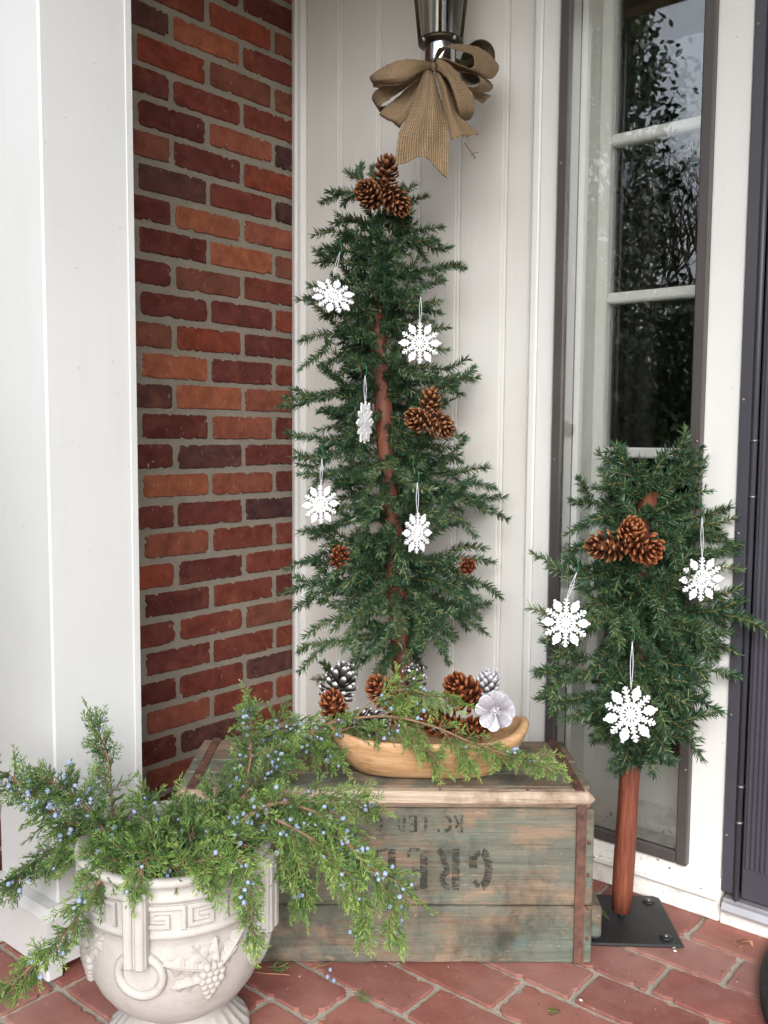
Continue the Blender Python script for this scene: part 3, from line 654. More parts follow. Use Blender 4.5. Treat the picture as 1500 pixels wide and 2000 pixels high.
def band_piece(m, a0, a1, z0, z1, r0=0.1460, r1=0.1535, n=3):
    vs_ = []; fs = []
    for k in range(n+1):
        a = a0+(a1-a0)*k/n
        for (r, z, i_) in ((r0, z0, 0), (r1-0.001, z0, 0), (r1, z0+0.0012, 1), (r1, z1-0.0012, 1), (r1-0.001, z1, 0), (r0, z1, 0)):
            vs_.append(urn_pt(a, z, r))
    for k in range(n):
        for j in range(5): fs.append((k*6+j, (k+1)*6+j, (k+1)*6+j+1, k*6+j+1))
    fs += [tuple(range(6)), tuple(range(n*6+5, n*6-1, -1))]
    m.add(vs_, fs)
cam_a = math.atan2(CAM.y-UC.y, CAM.x-UC.x)
# handles: two brackets with a ring below, others behind
HA = [cam_a-0.38, cam_a+1.06, cam_a+1.06+1.55, cam_a-0.48-1.5]
def key_unit(m, ac, s_=1):
    w = 0.030/0.15; t_ = 0.0062; z0, z1 = 0.2335, 0.2665
    def hbar(x0, x1, z): band_piece(m, ac+x0*w, ac+x1*w, z, z+t_, r1=0.1532)
    def vbar(x, za, zb): band_piece(m, ac+x*w, ac+x*w+t_/0.15, za, zb, r1=0.15335, n=1)
    hbar(-1.0, 0.92, z1-t_); vbar(-1.0, z0+0.002, z1-0.0005); hbar(-1.0, 0.25, z0+0.001); vbar(0.25-0.2, z0+0.0015, 0.254); hbar(-0.45, 0.2, 0.2475); vbar(0.80, z0-0.001, z1-0.0005)
for i_ in range(4):
    a_, b_ = HA[i_], HA[(i_+1) % 4]
# three key units in each panel between brackets
for base in (cam_a+0.30, cam_a+0.30+1.55, cam_a-1.24, cam_a+0.30+3.1):
    for k in (-1, 0, 1):
        m = MB(); key_unit(m, base+k*0.425); m.build('key_relief', M['urn'], urn)
def bowl_r(z):
    for (r0, z0), (r1, z1) in zip(prof[:-1], prof[1:]):
        if z0 <= z <= z1 and r1 >= r0-0.01: return r0+(r1-r0)*(z-z0)/max(z1-z0, 1e-6)
    return 0.14
def handle(a):
    Mx = Matrix.Translation(urn_pt(a, 0, 0)) @ Matrix.Rotation(a, 4, 'Z')
    m = MB()
    m.bbox((0.1475,-0.0175,0.182), (0.166,0.0175,0.290), 0.003, Mx)
    h = m.build('handle', M['urn'], urn)
    for s_ in (-1, 1): MB().bbox((0.1655, s_*0.0088-0.0068, 0.184), (0.1712, s_*0.0088+0.0068, 0.2885), 0.0025, Mx).build('handle_rib', M['urn'], h)
    pts = []
    for k in range(25):
        t_ = 2*math.pi*k/24; zz_ = 0.176+0.031*math.cos(t_)-0.010; yy = 0.034*math.sin(t_); rr = bowl_r(zz_)-0.001
        pts.append(Mx @ V(math.sqrt(max(rr*rr-yy*yy, 0))+0.004, yy, zz_))
    MB().tube(pts, 0.0068, 8, False).build('ring', M['urn'], h)
for a in HA: handle(a)
def relief_pt(a, z, e): return urn_pt(a, z, bowl_r(z)+e)
def grapes(ac):
    rr = random.Random(5); m = MB()
    for row, (n, z) in enumerate(((3, 0.168), (4, 0.159), (4, 0.149), (3, 0.140), (2, 0.131), (1, 0.123))):
        for k in range(n):
            a = ac+0.10+(k-(n-1)/2)*0.066-row*0.008; m.sphere(relief_pt(a, z, 0.0015), 0.0070, 10, 7)
    m.build('grape_cluster', M['urn'], urn)
    def leaf(a0, z0, a1, z1, wd, teeth, nm):
        m = MB(); N = 14; up_ = []; lo_ = []; mid = []
        for k in range(N+1):
            t_ = k/N; a = a0+(a1-a0)*t_; z = z0+(z1-z0)*t_
            w = wd*math.sin(math.pi*min(t_*1.05, 1))**0.7*(1+0.35*math.sin(t_*teeth*2*math.pi))+0.0004
            da, dz = (a1-a0)*0.14, (z1-z0); L = math.hypot(da, dz); na, nz = -dz/L/0.14, da/L
            mid.append(relief_pt(a, z, 0.0055)); up_.append(relief_pt(a+na*w, z+nz*w, 0.0006)); lo_.append(relief_pt(a-na*w, z-nz*w, 0.0006))
        vs_ = up_+mid+lo_; n = N+1
        m.add(vs_, [(k, k+1, n+k+1, n+k) for k in range(N)]+[(n+k, n+k+1, 2*n+k+1, 2*n+k) for k in range(N)], 0.5, False); m.build(nm, M['urn'], urn)
        MB().tube([q for q in mid], [0.0018-0.0012*k/N for k in range(N+1)], 5).build('leaf_vein', M['urn'], urn)
    leaf(ac+0.02, 0.166, ac-0.42, 0.184, 0.013, 3.5, 'relief_leaf'); leaf(ac+0.06, 0.172, ac-0.12, 0.205, 0.012, 2.5, 'relief_leaf'); leaf(ac+0.14, 0.174, ac+0.12, 0.211, 0.011, 2.5, 'relief_leaf')
    leaf(ac+0.18, 0.168, ac+0.50, 0.214, 0.013, 3.5, 'relief_leaf'); leaf(ac-0.02, 0.152, ac-0.34, 0.146, 0.011, 3, 'relief_leaf'); leaf(ac+0.16, 0.166, ac+0.36, 0.186, 0.010, 3, 'relief_leaf')
grapes(cam_a+0.26); grapes(cam_a-1.30); grapes(cam_a+1.85)

urn.scale = (0.935, 0.935, 1.0)

# ================================================================== needle trees
def needles(m, path, ln, per_m, rr, rmin=0.0, tone0=0.5):
    """flat pvc needles round a twig"""
    P = np.array([tuple(q) for q in path]); seg = np.linalg.norm(np.diff(P, axis=0), axis=1); L = seg.sum()
    n = max(8, int(L*per_m)); cum = np.concatenate([[0], np.cumsum(seg)])
    t = np.sort(rr.uniform(rmin*L, L, n)); idx = np.clip(np.searchsorted(cum, t)-1, 0, len(seg)-1)
    u = ((t-cum[idx])/np.maximum(seg[idx], 1e-9))[:, None]
    base = P[idx]*(1-u)+P[idx+1]*u; tan = (P[idx+1]-P[idx])/np.maximum(seg[idx], 1e-9)[:, None]
    rv = rr.normal(size=(n, 3)); rad = rv-(rv*tan).sum(1)[:, None]*tan; rad /= np.linalg.norm(rad, axis=1)[:, None]
    al = np.radians(rr.uniform(44, 66, n)); al = np.where(t > L-0.008, np.radians(rr.uniform(6, 50, n)), al)
    d = tan*np.cos(al)[:, None]+rad*np.sin(al)[:, None]
    l = ln*rr.uniform(0.5, 1.12, n)[:, None]
    wv = np.cross(d, rr.normal(size=(n, 3))); wv /= np.maximum(np.linalg.norm(wv, axis=1), 1e-6)[:, None]
    w = 0.0009
    a = base+wv*w; b = base-wv*w; mid = base+d*l*0.62; tip = base+d*l
    c1 = mid+wv*w; c2 = mid-wv*w
    vs_ = np.stack([a, b, c2, tip, c1], 1).reshape(-1, 3)
    tn = np.clip(tone0+rr.normal(0, 0.2, n), 0, 1)
    b0 = m.n; m.v += [tuple(q) for q in vs_.tolist()]; m.n += len(vs_)
    m.f += [(b0+5*i, b0+5*i+1, b0+5*i+2, b0+5*i+3, b0+5*i+4) for i in range(n)]; m.m += [m.mi]*n; m.sm += [False]*n
    m.tone += np.repeat(tn, 5).tolist()
def clampY(q, ymax=-0.022):
    if q.y > ymax: q = V(q.x, ymax-0.012*random.random(), q.z)
    if q.x < 0.018: q = V(0.018+0.01*random.random(), q.y, q.z)
    return q
def fir_branch(root, tip, parent, rr, sag=0.0, nside=2, ln=0.0180, name='branch', tone0=0.45):
    m = MB(); root = Vector(root); tip = Vector(tip); d = tip-root; L = d.length
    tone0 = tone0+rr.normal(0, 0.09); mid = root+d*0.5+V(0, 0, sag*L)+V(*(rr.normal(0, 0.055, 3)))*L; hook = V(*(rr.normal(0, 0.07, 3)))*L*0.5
    path = [clampY(q) for q in smooth_path([root, root+(mid-root)*0.55, mid, mid+(tip-mid)*0.55+V(0,0,sag*L*0.3)+hook, tip], 9)]
    m.mi = 0; needles(m, path, ln, 2300, rr, 0.06, tone0)
    twigs = []
    dn = d.normalized()
    for k in range(nside):
        t_ = 0.32+0.42*(k+rr.uniform(0, 0.8))/max(nside, 1); q = path[int(t_*9)]
        sd_ = dn.cross(V(*rr.normal(size=3))).normalized(); sl_ = L*rr.uniform(0.42, 0.62); sl_ = min(max(sl_, 0.055), 0.10)
        e = q+(dn*rr.uniform(0.55, 0.95)+sd_*rr.uniform(0.5, 0.85)+V(0, 0, rr.uniform(-0.65, 0.45))).normalized()*sl_
        tp = [clampY(z) for z in smooth_path([q, q+(e-q)*0.5+V(*rr.normal(0, 0.12, 3))*sl_, e], 5)]
        needles(m, tp, ln*0.95, 2400, rr, 0.04, tone0+0.03); twigs.append(tp)
    m.mi = 1; m.tube(path, [0.0017]*5+[0.0014]*5, 5)
    for tp in twigs: m.tube(tp, 0.0013, 5)
    return m.build(name, [M['needle'], M['stem']], parent)

# ---- tall pencil tree, behind the crate
TD = 1.95
tall = thing('pencil_tree', at(790, 1700, 2.03).xy.to_3d()*1.0, 'tall dark green artificial pencil tree on a reddish pole behind the crate', 'tree', 'artificial pencil trees')
def tx(y): return 735+(y-620)*50/700 if y > 620 else 737-(620-y)*0.01
p_top = at(735, 617, TD); p_bot0 = at(788, 1340, TD); dirp = (p_bot0-p_top); p_bot = p_top+dirp*((p_top.z-0.012)/(p_top.z-p_bot0.z))
npt = 26; pts = [p_bot+(p_top-p_bot)*(i/npt)+V(math.sin(i*1.3)*0.0005, math.cos(i*1.7)*0.0005, 0) for i in range(npt+1)]
MB().tube(pts, [0.0255-0.0082*(i/npt)+0.0005*math.sin(i*2.1) for i in range(npt+1)], 14).build('pole', M['pole'], tall)
MB().bbox((p_bot.x-0.075, p_bot.y-0.075, 0.003), (p_bot.x+0.075, p_bot.y+0.075, 0.010), 0.002).build('base_plate', M['plate'], tall)
wire_top = at(741, 372, TD)
MB().tube([p_top+V(0,0,-0.02), at(738, 500, TD), wire_top], [0.006, 0.004, 0.003], 8).build('leader', M['stem'], tall)
rr = np.random.default_rng(21)
tips = [(677,334,395,0),(643,375,408,0),(661,420,440,0),(614,459,470,-2),(727,327,390,3),(811,361,400,2),(784,420,440,-4),(808,438,480,-4),(862,444,490,0),(853,471,505,0),(872,522,560,0),(863,546,590,-3),(859,588,605,-6),(859,612,600,0),(874,640,660,2),
        (628,486,500,-4),(619,513,520,0),(607,558,560,-5),(602,582,570,2),(628,618,600,-5),(589,666,640,-4),(631,711,670,-8),(910,702,740,0),(929,738,735,-3),(889,750,760,-6),(880,783,775,-3),(574,762,745,0),(560,777,755,-4),(626,804,770,-7),(625,840,810,-4),
        (560,847,845,0),(577,893,880,-4),(587,927,900,-6),(907,855,870,-2),(897,888,880,3),(953,913,935,-4),(965,953,945,-2),(987,970,950,0),(953,1000,975,-5),(927,1047,1010,-8),(587,1038,1010,0),(630,1067,1060,-8),(590,1097,1075,-2),(563,1110,1085,2),(553,1160,1130,-1),(575,1190,1150,-4),(597,1243,1170,-8),
        (947,1070,1100,0),(962,1097,1105,3),(977,1168,1140,0),(933,1205,1175,-2),(912,1227,1190,2),(883,1250,1180,-9),(870,1260,1220,2),(780,1253,1150,-16),(827,1267,1165,-16),(587,1310,1240,-6),(613,1327,1255,-3),(730,1323,1255,-10),
        (690,933,900,-15),(790,930,890,-15),(672,1150,1080,-14),(697,1197,1130,-15),(837,1187,1120,-14),(903,1153,1130,-12),(823,1100,1050,-15),(710,987,940,-14),(743,1087,1020,-16),
        (690,640,620,-10),(700,720,690,-12),(810,730,700,-12),(680,850,800,-13),(840,850,830,-12),(720,560,540,-10),(770,560,540,-11),(800,600,585,-10),(680,600,590,-11),(700,480,480,-8),(780,500,500,-8),(745,460,455,-8),
        (830,960,930,-10),(870,1020,985,-9),(650,1000,965,-9),(660,940,900,-8),(690,1080,1040,-11),(640,1160,1120,-8),(650,1230,1180,-9),(850,1130,1080,-8),]
for (x, y, ry, dz) in tips:
    q = at(x, y, TD+dz*0.01); rt_ = at(tx(ry), ry, TD-0.008)
    up_bias = 0.03 if y < 620 else (-0.02 if y < 1000 else 0.05)
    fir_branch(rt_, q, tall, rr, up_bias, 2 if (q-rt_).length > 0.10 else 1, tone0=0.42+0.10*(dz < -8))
for k in range(64):                     # inner branches that fill the crown, its shade put into their darker tone
    y = 410+(k+rr.uniform(0, 1))/64*860; hw = np.interp(y, [400, 500, 600, 800, 1000, 1200, 1280], [60, 85, 90, 115, 140, 140, 90])
    az = rr.uniform(-1.0, 1.0)*math.pi*0.62
    if 620 < y < 1300 and abs(az) < 0.55: az = math.copysign(rr.uniform(0.6, 1.6), az)
    q = at(tx(y)+math.sin(az)*hw*rr.uniform(0.5, 0.95), y+rr.uniform(-25, 25), TD-math.cos(az)*hw*TD/1804*rr.uniform(0.6, 1.1))
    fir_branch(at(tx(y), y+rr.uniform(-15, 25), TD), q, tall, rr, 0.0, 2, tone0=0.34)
for k in range(40):                     # branches behind the pole, toned darkest to carry the crown's inner shade
    y = 470+(k+rr.uniform(0, 1))/40*790; hw = np.interp(y, [400, 500, 600, 800, 1000, 1200, 1280], [50, 70, 80, 100, 120, 120, 80]); sg_ = rr.choice((-1, 1))
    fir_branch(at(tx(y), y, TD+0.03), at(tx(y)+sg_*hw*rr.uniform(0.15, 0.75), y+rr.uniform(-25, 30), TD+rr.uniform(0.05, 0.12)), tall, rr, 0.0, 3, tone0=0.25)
# ---- short pencil tree beside the crate
SB = V(1.010, -0.139, 0.0035); SD = 1.73
short = thing('pencil_tree', SB, 'short artificial pencil tree on a red pole with black square base plate', 'tree', 'artificial pencil trees')
def sx(y): return 1212+(1800-y)*0.062
s_top = at(sx(960), 960, 1.685); s_bot = SB+V(0, 0, 0.020)
pts = [s_bot+(s_top-s_bot)*(i/16) for i in range(17)]
MB().tube(pts, [0.0175, 0.0195]+[0.0192+0.0008*math.sin(i*1.1) for i in range(2, 17)], 18).build('pole', M['pole'], short)
MB().tube([SB+V(0,0,0.006), SB+V(0,0,0.022)], 0.006, 10).build('post_bolt', M['plate'], short)
Mp = Matrix.Translation(SB) @ Matrix.Rotation(math.atan2(0.645, 0.764)-0.045, 4, 'Z')
pl_ = MB().bbox((-0.088,-0.092,0.0), (0.092,0.088,0.006), 0.0025, Mp).build('base_plate', M['plate'], short)
for (x, y) in ((0.066,-0.066), (0.066,0.062), (-0.062,0.062), (-0.062,-0.066)):
    b_ = MB().lathe([(0.0,0.0062),(0.0115,0.0062),(0.0105,0.0085),(0.006,0.0092),(0.0,0.0092)], (0,0,0), 16, Mp @ Matrix.Translation((x, y, 0))).build('washer', M['plate'], short)
    MB().sphere(Mp @ V(x, y, 0.0095), 0.0040, 8, 5, (1,1,0.6)).build('bolt_head', M['screw'], b_)
def stx(y): return sx(y)
rr = np.random.default_rng(5)
tips = [(1336,856,950,-3),(1357,870,960,0),(1378,900,985,-4),(1385,959,1010,-6),(1199,873,950,-3),(1171,887,960,0),(1164,954,990,-4),(1119,978,1000,-2),(1150,1017,1015,-6),(1437,989,1030,-2),(1432,1013,1050,-5),(1108,1076,1070,-3),(1444,1076,1100,-2),(1448,1111,1120,-6),
        (1075,1108,1150,-3),(1037,1188,1180,-4),(1063,1251,1230,-6),(1458,1171,1180,-3),(1467,1202,1195,-5),(1420,1234,1220,-10),(1049,1311,1280,-3),(1056,1356,1310,-5),(1077,1391,1330,-8),(1444,1272,1290,-2),(1444,1321,1320,-4),(1406,1391,1340,-6),(1339,1374,1310,-13),(1371,1479,1360,-7),(1315,1489,1380,-10),
        (1277,1510,1400,-13),(1213,1500,1400,-8),(1193,1498,1390,-6),(1182,1349,1270,-15),(1287,1195,1100,-15),(1160,1220,1180,-13),(1230,1130,1080,-14),(1330,1060,1040,-13),(1270,1000,990,-12),(1220,960,970,-10),(1300,930,960,-11),(1320,1180,1140,-14),(1370,1160,1130,-11),(1200,1260,1220,-15),
        (1290,1290,1230,-16),(1340,1260,1220,-14),(1380,1330,1280,-11),(1140,1330,1280,-11),(1120,1400,1340,-8),(1300,1420,1340,-14),(1160,1440,1370,-8),(1350,1430,1360,-11),(1190,1060,1060,-11),(1140,1130,1120,-10),(1390,1080,1090,-9),(1250,900,960,-7),(1255,1350,1290,-15),(1180,1160,1120,-12),(1390,1230,1200,-10)]
for (x, y, ry, dz) in tips:
    q = at(x, y, SD+dz*0.01-0.02); rt_ = at(stx(ry), ry, SD-0.03)
    fir_branch(rt_, q, short, rr, 0.04 if y > 1250 else 0.0, 2, 0.0185, tone0=0.5)
for k in range(58):  # inner branches, shade inside the crown put into a darker needle tone
    y = 950+(k+rr.uniform(0, 1))/58*500; hw = np.interp(y, [940, 1050, 1200, 1350, 1460], [75, 110, 130, 130, 90])
    az = rr.uniform(-1.0, 1.0)*math.pi*0.6; q = at(stx(y)+math.sin(az)*hw*rr.uniform(0.5, 1.0), y+rr.uniform(-25, 35), SD-0.02-math.cos(az)*hw*SD/1804*rr.uniform(0.5, 1.1))
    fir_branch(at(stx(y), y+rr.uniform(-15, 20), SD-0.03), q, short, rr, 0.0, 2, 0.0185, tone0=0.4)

# ================================================================== snowflakes
def flake_mesh():
    m = MB(); k_ = [0]
    def rod(x0, y0, x1, y1, w, th=0.0026):
        d = math.hypot(x1-x0, y1-y0); nx, ny = -(y1-y0)/d*w/2, (x1-x0)/d*w/2; k_[0] += 1; h = th/2+0.000015*(k_[0] % 40)
        q = [(x0+nx, y0+ny), (x0-nx, y0-ny), (x1-nx, y1-ny), (x1+nx, y1+ny)]
        m.add([V(a, b, -h) for a, b in q]+[V(a, b, h) for a, b in q], [(0,1,2,3),(7,6,5,4),(0,4,5,1),(1,5,6,2),(2,6,7,3),(3,7,4,0)])
    for i in range(12):
        a = math.pi/6*i; ca, sa = math.cos(a), math.sin(a)
        def P(r, t): return (r*ca-t*sa, r*sa+t*ca)
        def rr_(r0, t0, r1, t1, w, th=0.0026): rod(*P(r0, t0), *P(r1, t1), w, th)
        rr_(0.05, 0, 0.92, 0, 0.055, 0.06)
        rr_(0.40, -0.105, 0.24, 0.0, 0.05, 0.055); rr_(0.40, 0.105, 0.24, 0.0, 0.05, 0.055)
        if i % 2 == 0:      # broad arms with a diamond end
            for (r, l) in ((0.52, 0.13), (0.62, 0.16), (0.72, 0.14), (0.80, 0.10)):
                for s_ in (-1, 1): rr_(r, 0, r+l*0.75, s_*l, 0.085, 0.07)
            rr_(0.90, 0, 1.0, 0, 0.09, 0.075); rr_(0.62, 0, 0.90, 0, 0.14, 0.065)
        else:
            for (r, l) in ((0.42, 0.10), (0.54, 0.11), (0.70, 0.13), (0.84, 0.08)):
                for s_ in (-1, 1): rr_(r, 0, r+l*0.8, s_*l, 0.05, 0.06)
            rr_(0.86, 0, 0.95, 0, 0.06, 0.07)
        b = math.pi/6*(i+1); r = 0.33
        rod(r*ca, r*sa, r*math.cos(b), r*math.sin(b), 0.045, 0.05)
    hexp = [V(0.15*math.cos(math.pi/3*i), 0.15*math.sin(math.pi/3*i), s_*0.045) for s_ in (-1, 1) for i in range(6)]
    m.add(hexp, [tuple(range(5, -1, -1)), tuple(range(6, 12))]+[(i, (i+1) % 6, 6+(i+1) % 6, 6+i) for i in range(6)])
    return m.mesh('snowflake', M['flake'])
FM = flake_mesh()
def flake(x, y, d, rpx, spin, yaw, tilt, hx, hy, label, hook=True):
    c = at(x, y, d); r = rpx*d/FPX
    back = -fw; base = Matrix((rt, up, back)).transposed().to_4x4()
    Mx = Matrix.Translation(c) @ base @ Matrix.Rotation(R_(yaw), 4, 'Y') @ Matrix.Rotation(R_(tilt), 4, 'X') @ Matrix.Rotation(R_(spin), 4, 'Z')
    t = thing('snowflake_ornament', c, label, 'ornament', 'white snowflake ornaments')
    obj('flake', FM, t, Mx @ Matrix.Scale(r, 4))
    a = c+V(0,0,1)*r*0.86; b = at(hx, hy, d+0.004)
    mid = (a+b)/2
    for s_ in (-1, 1):
        MB().tube(smooth_path([a, mid+rt*s_*0.0022, b], 6), 0.0006, 5).build('thread', M['thread'], t)
    if hook:
        hk = [b+V(0,0,-0.004), b+rt*0.003+V(0,0,0.004), b+rt*0.002+V(0,0,0.016), b+fw*0.006+V(0,0,0.024), b+fw*0.012+V(0,0,0.018)]
        MB().tube(smooth_path(hk, 10), 0.0008, 6).build('hook', M['hook'], t)
flake(651, 578, 1.80, 44, 10, 18, -28, 664, 492, 'snowflake tucked behind a fir tip, topmost on the tall tree')
flake(820, 670, 1.795, 42, 0, 6, 2, 822, 578, 'snowflake facing front below the right side of the tall tree top')
flake(713, 825, 1.765, 43, 6, 70, 4, 713, 733, 'snowflake turned edge-on in front of the upper reddish pole')
flake(626, 985, 1.79, 40, 4, 30, 5, 629, 896, 'snowflake at the lower left edge of the tall tree by the bricks')
flake(815, 1041, 1.765, 42, 0, 46, 3, 815, 942, 'half-turned narrow snowflake at the lower middle of the tall tree')
flake(1370, 1131, 1.575, 46, 2, 8, 8, 1371, 1010, 'snowflake at the upper right of the short tree near the door')
flake(1105, 1216, 1.545, 50, -4, 10, -6, 1126, 1118, 'snowflake at the left edge of the short tree over the crate corner')
flake(1231, 1395, 1.50, 57, 8, 10, -10, 1235, 1252, 'largest snowflake, low on the short tree above its pole')

# ================================================================== pine cones
def scale_mesh(mat, wide=1.0, thick=1.0):
    # one scale: root at origin, points along +x, upper side +z ; unit length
    m = MB(); rows = [(0.0, 0.09, 0.04, 0.0), (0.45, 0.19, 0.05, 0.01), (0.72, 0.26, 0.09, 0.05), (0.88, 0.26, 0.12, 0.11), (0.97, 0.17, 0.10, 0.17), (1.02, 0.06, 0.05, 0.21)]
    vs_ = []; tn = []; fs = []
    for (x, w, t_, z) in rows:
        w *= wide; t_ *= thick
        for (y, dz) in ((-w, 0.0), (-w*0.45, t_*0.9), (w*0.45, t_*0.9), (w, 0.0), (w*0.5, -t_*0.6), (-w*0.5, -t_*0.6)):
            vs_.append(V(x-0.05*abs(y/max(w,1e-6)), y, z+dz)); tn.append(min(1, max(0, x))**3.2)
    n = 6
    for r in range(len(rows)-1):
        for k in range(n): fs.append((r*n+k, r*n+(k+1) % n, (r+1)*n+(k+1) % n, (r+1)*n+k))
    fs += [tuple(range(n-1, -1, -1)), tuple((len(rows)-1)*n+k for k in range(n))]
    m.add(vs_, fs, tn, True); return m.mesh('scale', mat)
SM = {k: scale_mesh(M['cone_'+k]) for k in ('brown', 'red', 'rust', 'frost', 'silver')}
def pine_cone(c, axis, L, R, kind, label, n=62, open_=0.5, group='pine cones'):
    axis = Vector(axis).normalized(); c = Vector(c)
    L *= 0.90; R *= 0.90; q = axis.to_track_quat('Z', 'Y').to_matrix().to_4x4(); Mx = Matrix.Translation(c-axis*L*0.5) @ q
    t = thing('pine_cone', None, label, 'pine cone', group, mat=Mx)
    MB().lathe([(0.0, 0.02*L), (R*0.30, 0.1*L), (R*0.38, 0.4*L), (R*0.24, 0.8*L), (0.0, 0.98*L)], (0,0,0), 10, Mx).build('core', M['cone_'+kind], t)
    rr = random.Random(int(abs(c.x*9177+c.z*3331)))
    for k in range(n):
        u = (k+0.5)/n; z = (0.02+0.90*u)*L; a = k*2.39996+rr.uniform(-.1, .1)
        env = R*(math.sin(math.pi*(0.16+0.80*u))**0.75)
        el = -0.25-open_*0.35+1.55*u+rr.uniform(-.12, .12)
        r0 = R*0.20*(1-0.6*u); ln = max((env-r0)/max(math.cos(min(el, 1.1)), 0.45), R*0.35)*rr.uniform(0.92, 1.06)
        sc = Matrix.Diagonal((ln, ln*(0.85 if u < .8 else .7), ln*0.9, 1))
        o = obj('scale', SM[kind], t); o.matrix_local = Matrix.Rotation(a, 4, 'Z') @ Matrix.Translation((r0, 0, z)) @ Matrix.Rotation(-el, 4, 'Y') @ sc
    return t
def cdir(x, y, z): return rt*x+up*y-fw*z      # screen-ish direction: right, up, towards the camera
g_ = 'pine cones on the tall tree'
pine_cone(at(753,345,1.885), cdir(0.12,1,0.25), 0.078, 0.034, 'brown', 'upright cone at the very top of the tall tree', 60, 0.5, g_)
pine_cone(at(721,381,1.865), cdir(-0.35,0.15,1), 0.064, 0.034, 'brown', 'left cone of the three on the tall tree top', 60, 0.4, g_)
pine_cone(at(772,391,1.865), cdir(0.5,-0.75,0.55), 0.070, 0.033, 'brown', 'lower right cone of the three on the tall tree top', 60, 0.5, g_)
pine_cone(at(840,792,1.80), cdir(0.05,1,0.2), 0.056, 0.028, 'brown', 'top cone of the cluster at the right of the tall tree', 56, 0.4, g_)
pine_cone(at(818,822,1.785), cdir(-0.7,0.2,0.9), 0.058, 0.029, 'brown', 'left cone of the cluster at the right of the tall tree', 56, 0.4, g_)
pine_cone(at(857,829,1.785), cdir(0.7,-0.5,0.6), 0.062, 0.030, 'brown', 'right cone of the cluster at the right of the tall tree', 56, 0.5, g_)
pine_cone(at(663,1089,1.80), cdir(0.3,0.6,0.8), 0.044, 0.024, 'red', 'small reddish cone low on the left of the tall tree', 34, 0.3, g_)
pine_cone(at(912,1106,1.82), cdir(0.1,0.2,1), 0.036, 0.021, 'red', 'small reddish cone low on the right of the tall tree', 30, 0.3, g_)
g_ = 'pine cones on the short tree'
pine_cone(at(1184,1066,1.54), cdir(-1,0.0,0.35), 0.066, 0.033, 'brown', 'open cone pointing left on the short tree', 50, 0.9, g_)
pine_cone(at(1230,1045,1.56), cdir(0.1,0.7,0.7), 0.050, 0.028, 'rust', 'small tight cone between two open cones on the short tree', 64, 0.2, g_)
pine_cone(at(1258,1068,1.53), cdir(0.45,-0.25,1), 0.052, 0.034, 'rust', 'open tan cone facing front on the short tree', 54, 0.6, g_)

# ================================================================== dough bowl
BD = 1.665
b_l, b_r = at(636, 1450, BD), at(1034, 1415, BD)
bu = (b_r-b_l); bu.z = 0; BL = bu.length; bu.normalize(); bv = V(-bu.y, bu.x, 0)      # bv points away from the camera
bc = (b_l+b_r)/2; bc.z = CZT+0.0055
bwM = Matrix(((bu.x, bv.x, 0, bc.x), (bu.y, bv.y, 0, bc.y), (0, 0, 1, bc.z), (0, 0, 0, 1)))
bowl = thing('dough_bowl', None, 'long pale carved wooden dough bowl filled with pine cones on the crate', 'bowl', mat=bwM)
def bowl_shell(m):
    NA = 72; a_, b_ = BL/2, 0.082
    def ring(s, z, lift=0.0, thick=0.0):
        out = []
        for k in range(NA):
            t_ = 2*math.pi*k/NA; c_, s_ = math.cos(t_), math.sin(t_)
            ex = 0.78; x = math.copysign(abs(c_)**ex, c_)*(a_*s-thick); y = math.copysign(abs(s_)**0.86, s_)*(b_*s-thick)
            zz_ = z+lift*(abs(c_)**3)+0.0012*math.sin(3*t_+1)
            out.append(bwM @ V(x+0.002*math.sin(5*t_), y+0.0015*math.cos(4*t_), zz_))
        return out
    rings = [ring(0.02, 0.0), ring(0.60, 0.0), ring(0.70, 0.006), ring(0.82, 0.024), ring(0.92, 0.044, 0.006), ring(0.985, 0.062, 0.014), ring(1.0, 0.068, 0.018), ring(0.995, 0.0715, 0.02, 0.002),
             ring(0.98, 0.071, 0.02, 0.010), ring(0.96, 0.064, 0.017, 0.012), ring(0.90, 0.045, 0.008, 0.013), ring(0.78, 0.022, 0.0, 0.012), ring(0.60, 0.012, 0.0), ring(0.02, 0.010)]
    vs_ = [q for r in rings for q in r]; fs = []
    for i in range(len(rings)-1):
        for k in range(NA): fs.append((i*NA+k, i*NA+(k+1) % NA, (i+1)*NA+(k+1) % NA, (i+1)*NA+k))
    fs += [tuple(range(NA-1, -1, -1)), tuple((len(rings)-1)*NA+k for k in range(NA))]
    m.add(vs_, fs, 0.5, True)
m = MB(); bowl_shell(m); m.build('shell', M['bowl'], bowl)
g_ = 'pine cones in the dough bowl'
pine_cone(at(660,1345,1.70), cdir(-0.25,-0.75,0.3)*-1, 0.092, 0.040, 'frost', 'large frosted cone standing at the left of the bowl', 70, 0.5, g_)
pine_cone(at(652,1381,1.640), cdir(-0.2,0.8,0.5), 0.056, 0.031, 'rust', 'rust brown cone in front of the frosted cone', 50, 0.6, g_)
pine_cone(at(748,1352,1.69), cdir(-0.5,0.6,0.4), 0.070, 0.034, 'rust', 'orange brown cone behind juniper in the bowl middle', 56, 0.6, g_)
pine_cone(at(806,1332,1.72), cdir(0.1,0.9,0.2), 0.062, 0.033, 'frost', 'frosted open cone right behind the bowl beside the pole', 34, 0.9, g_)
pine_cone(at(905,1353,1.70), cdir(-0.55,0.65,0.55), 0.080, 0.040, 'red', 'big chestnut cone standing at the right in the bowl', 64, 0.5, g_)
pine_cone(at(949,1350,1.725), cdir(0.2,0.9,-0.1), 0.068, 0.032, 'silver', 'silver painted cone behind the big chestnut cone', 80, 0.2, g_)
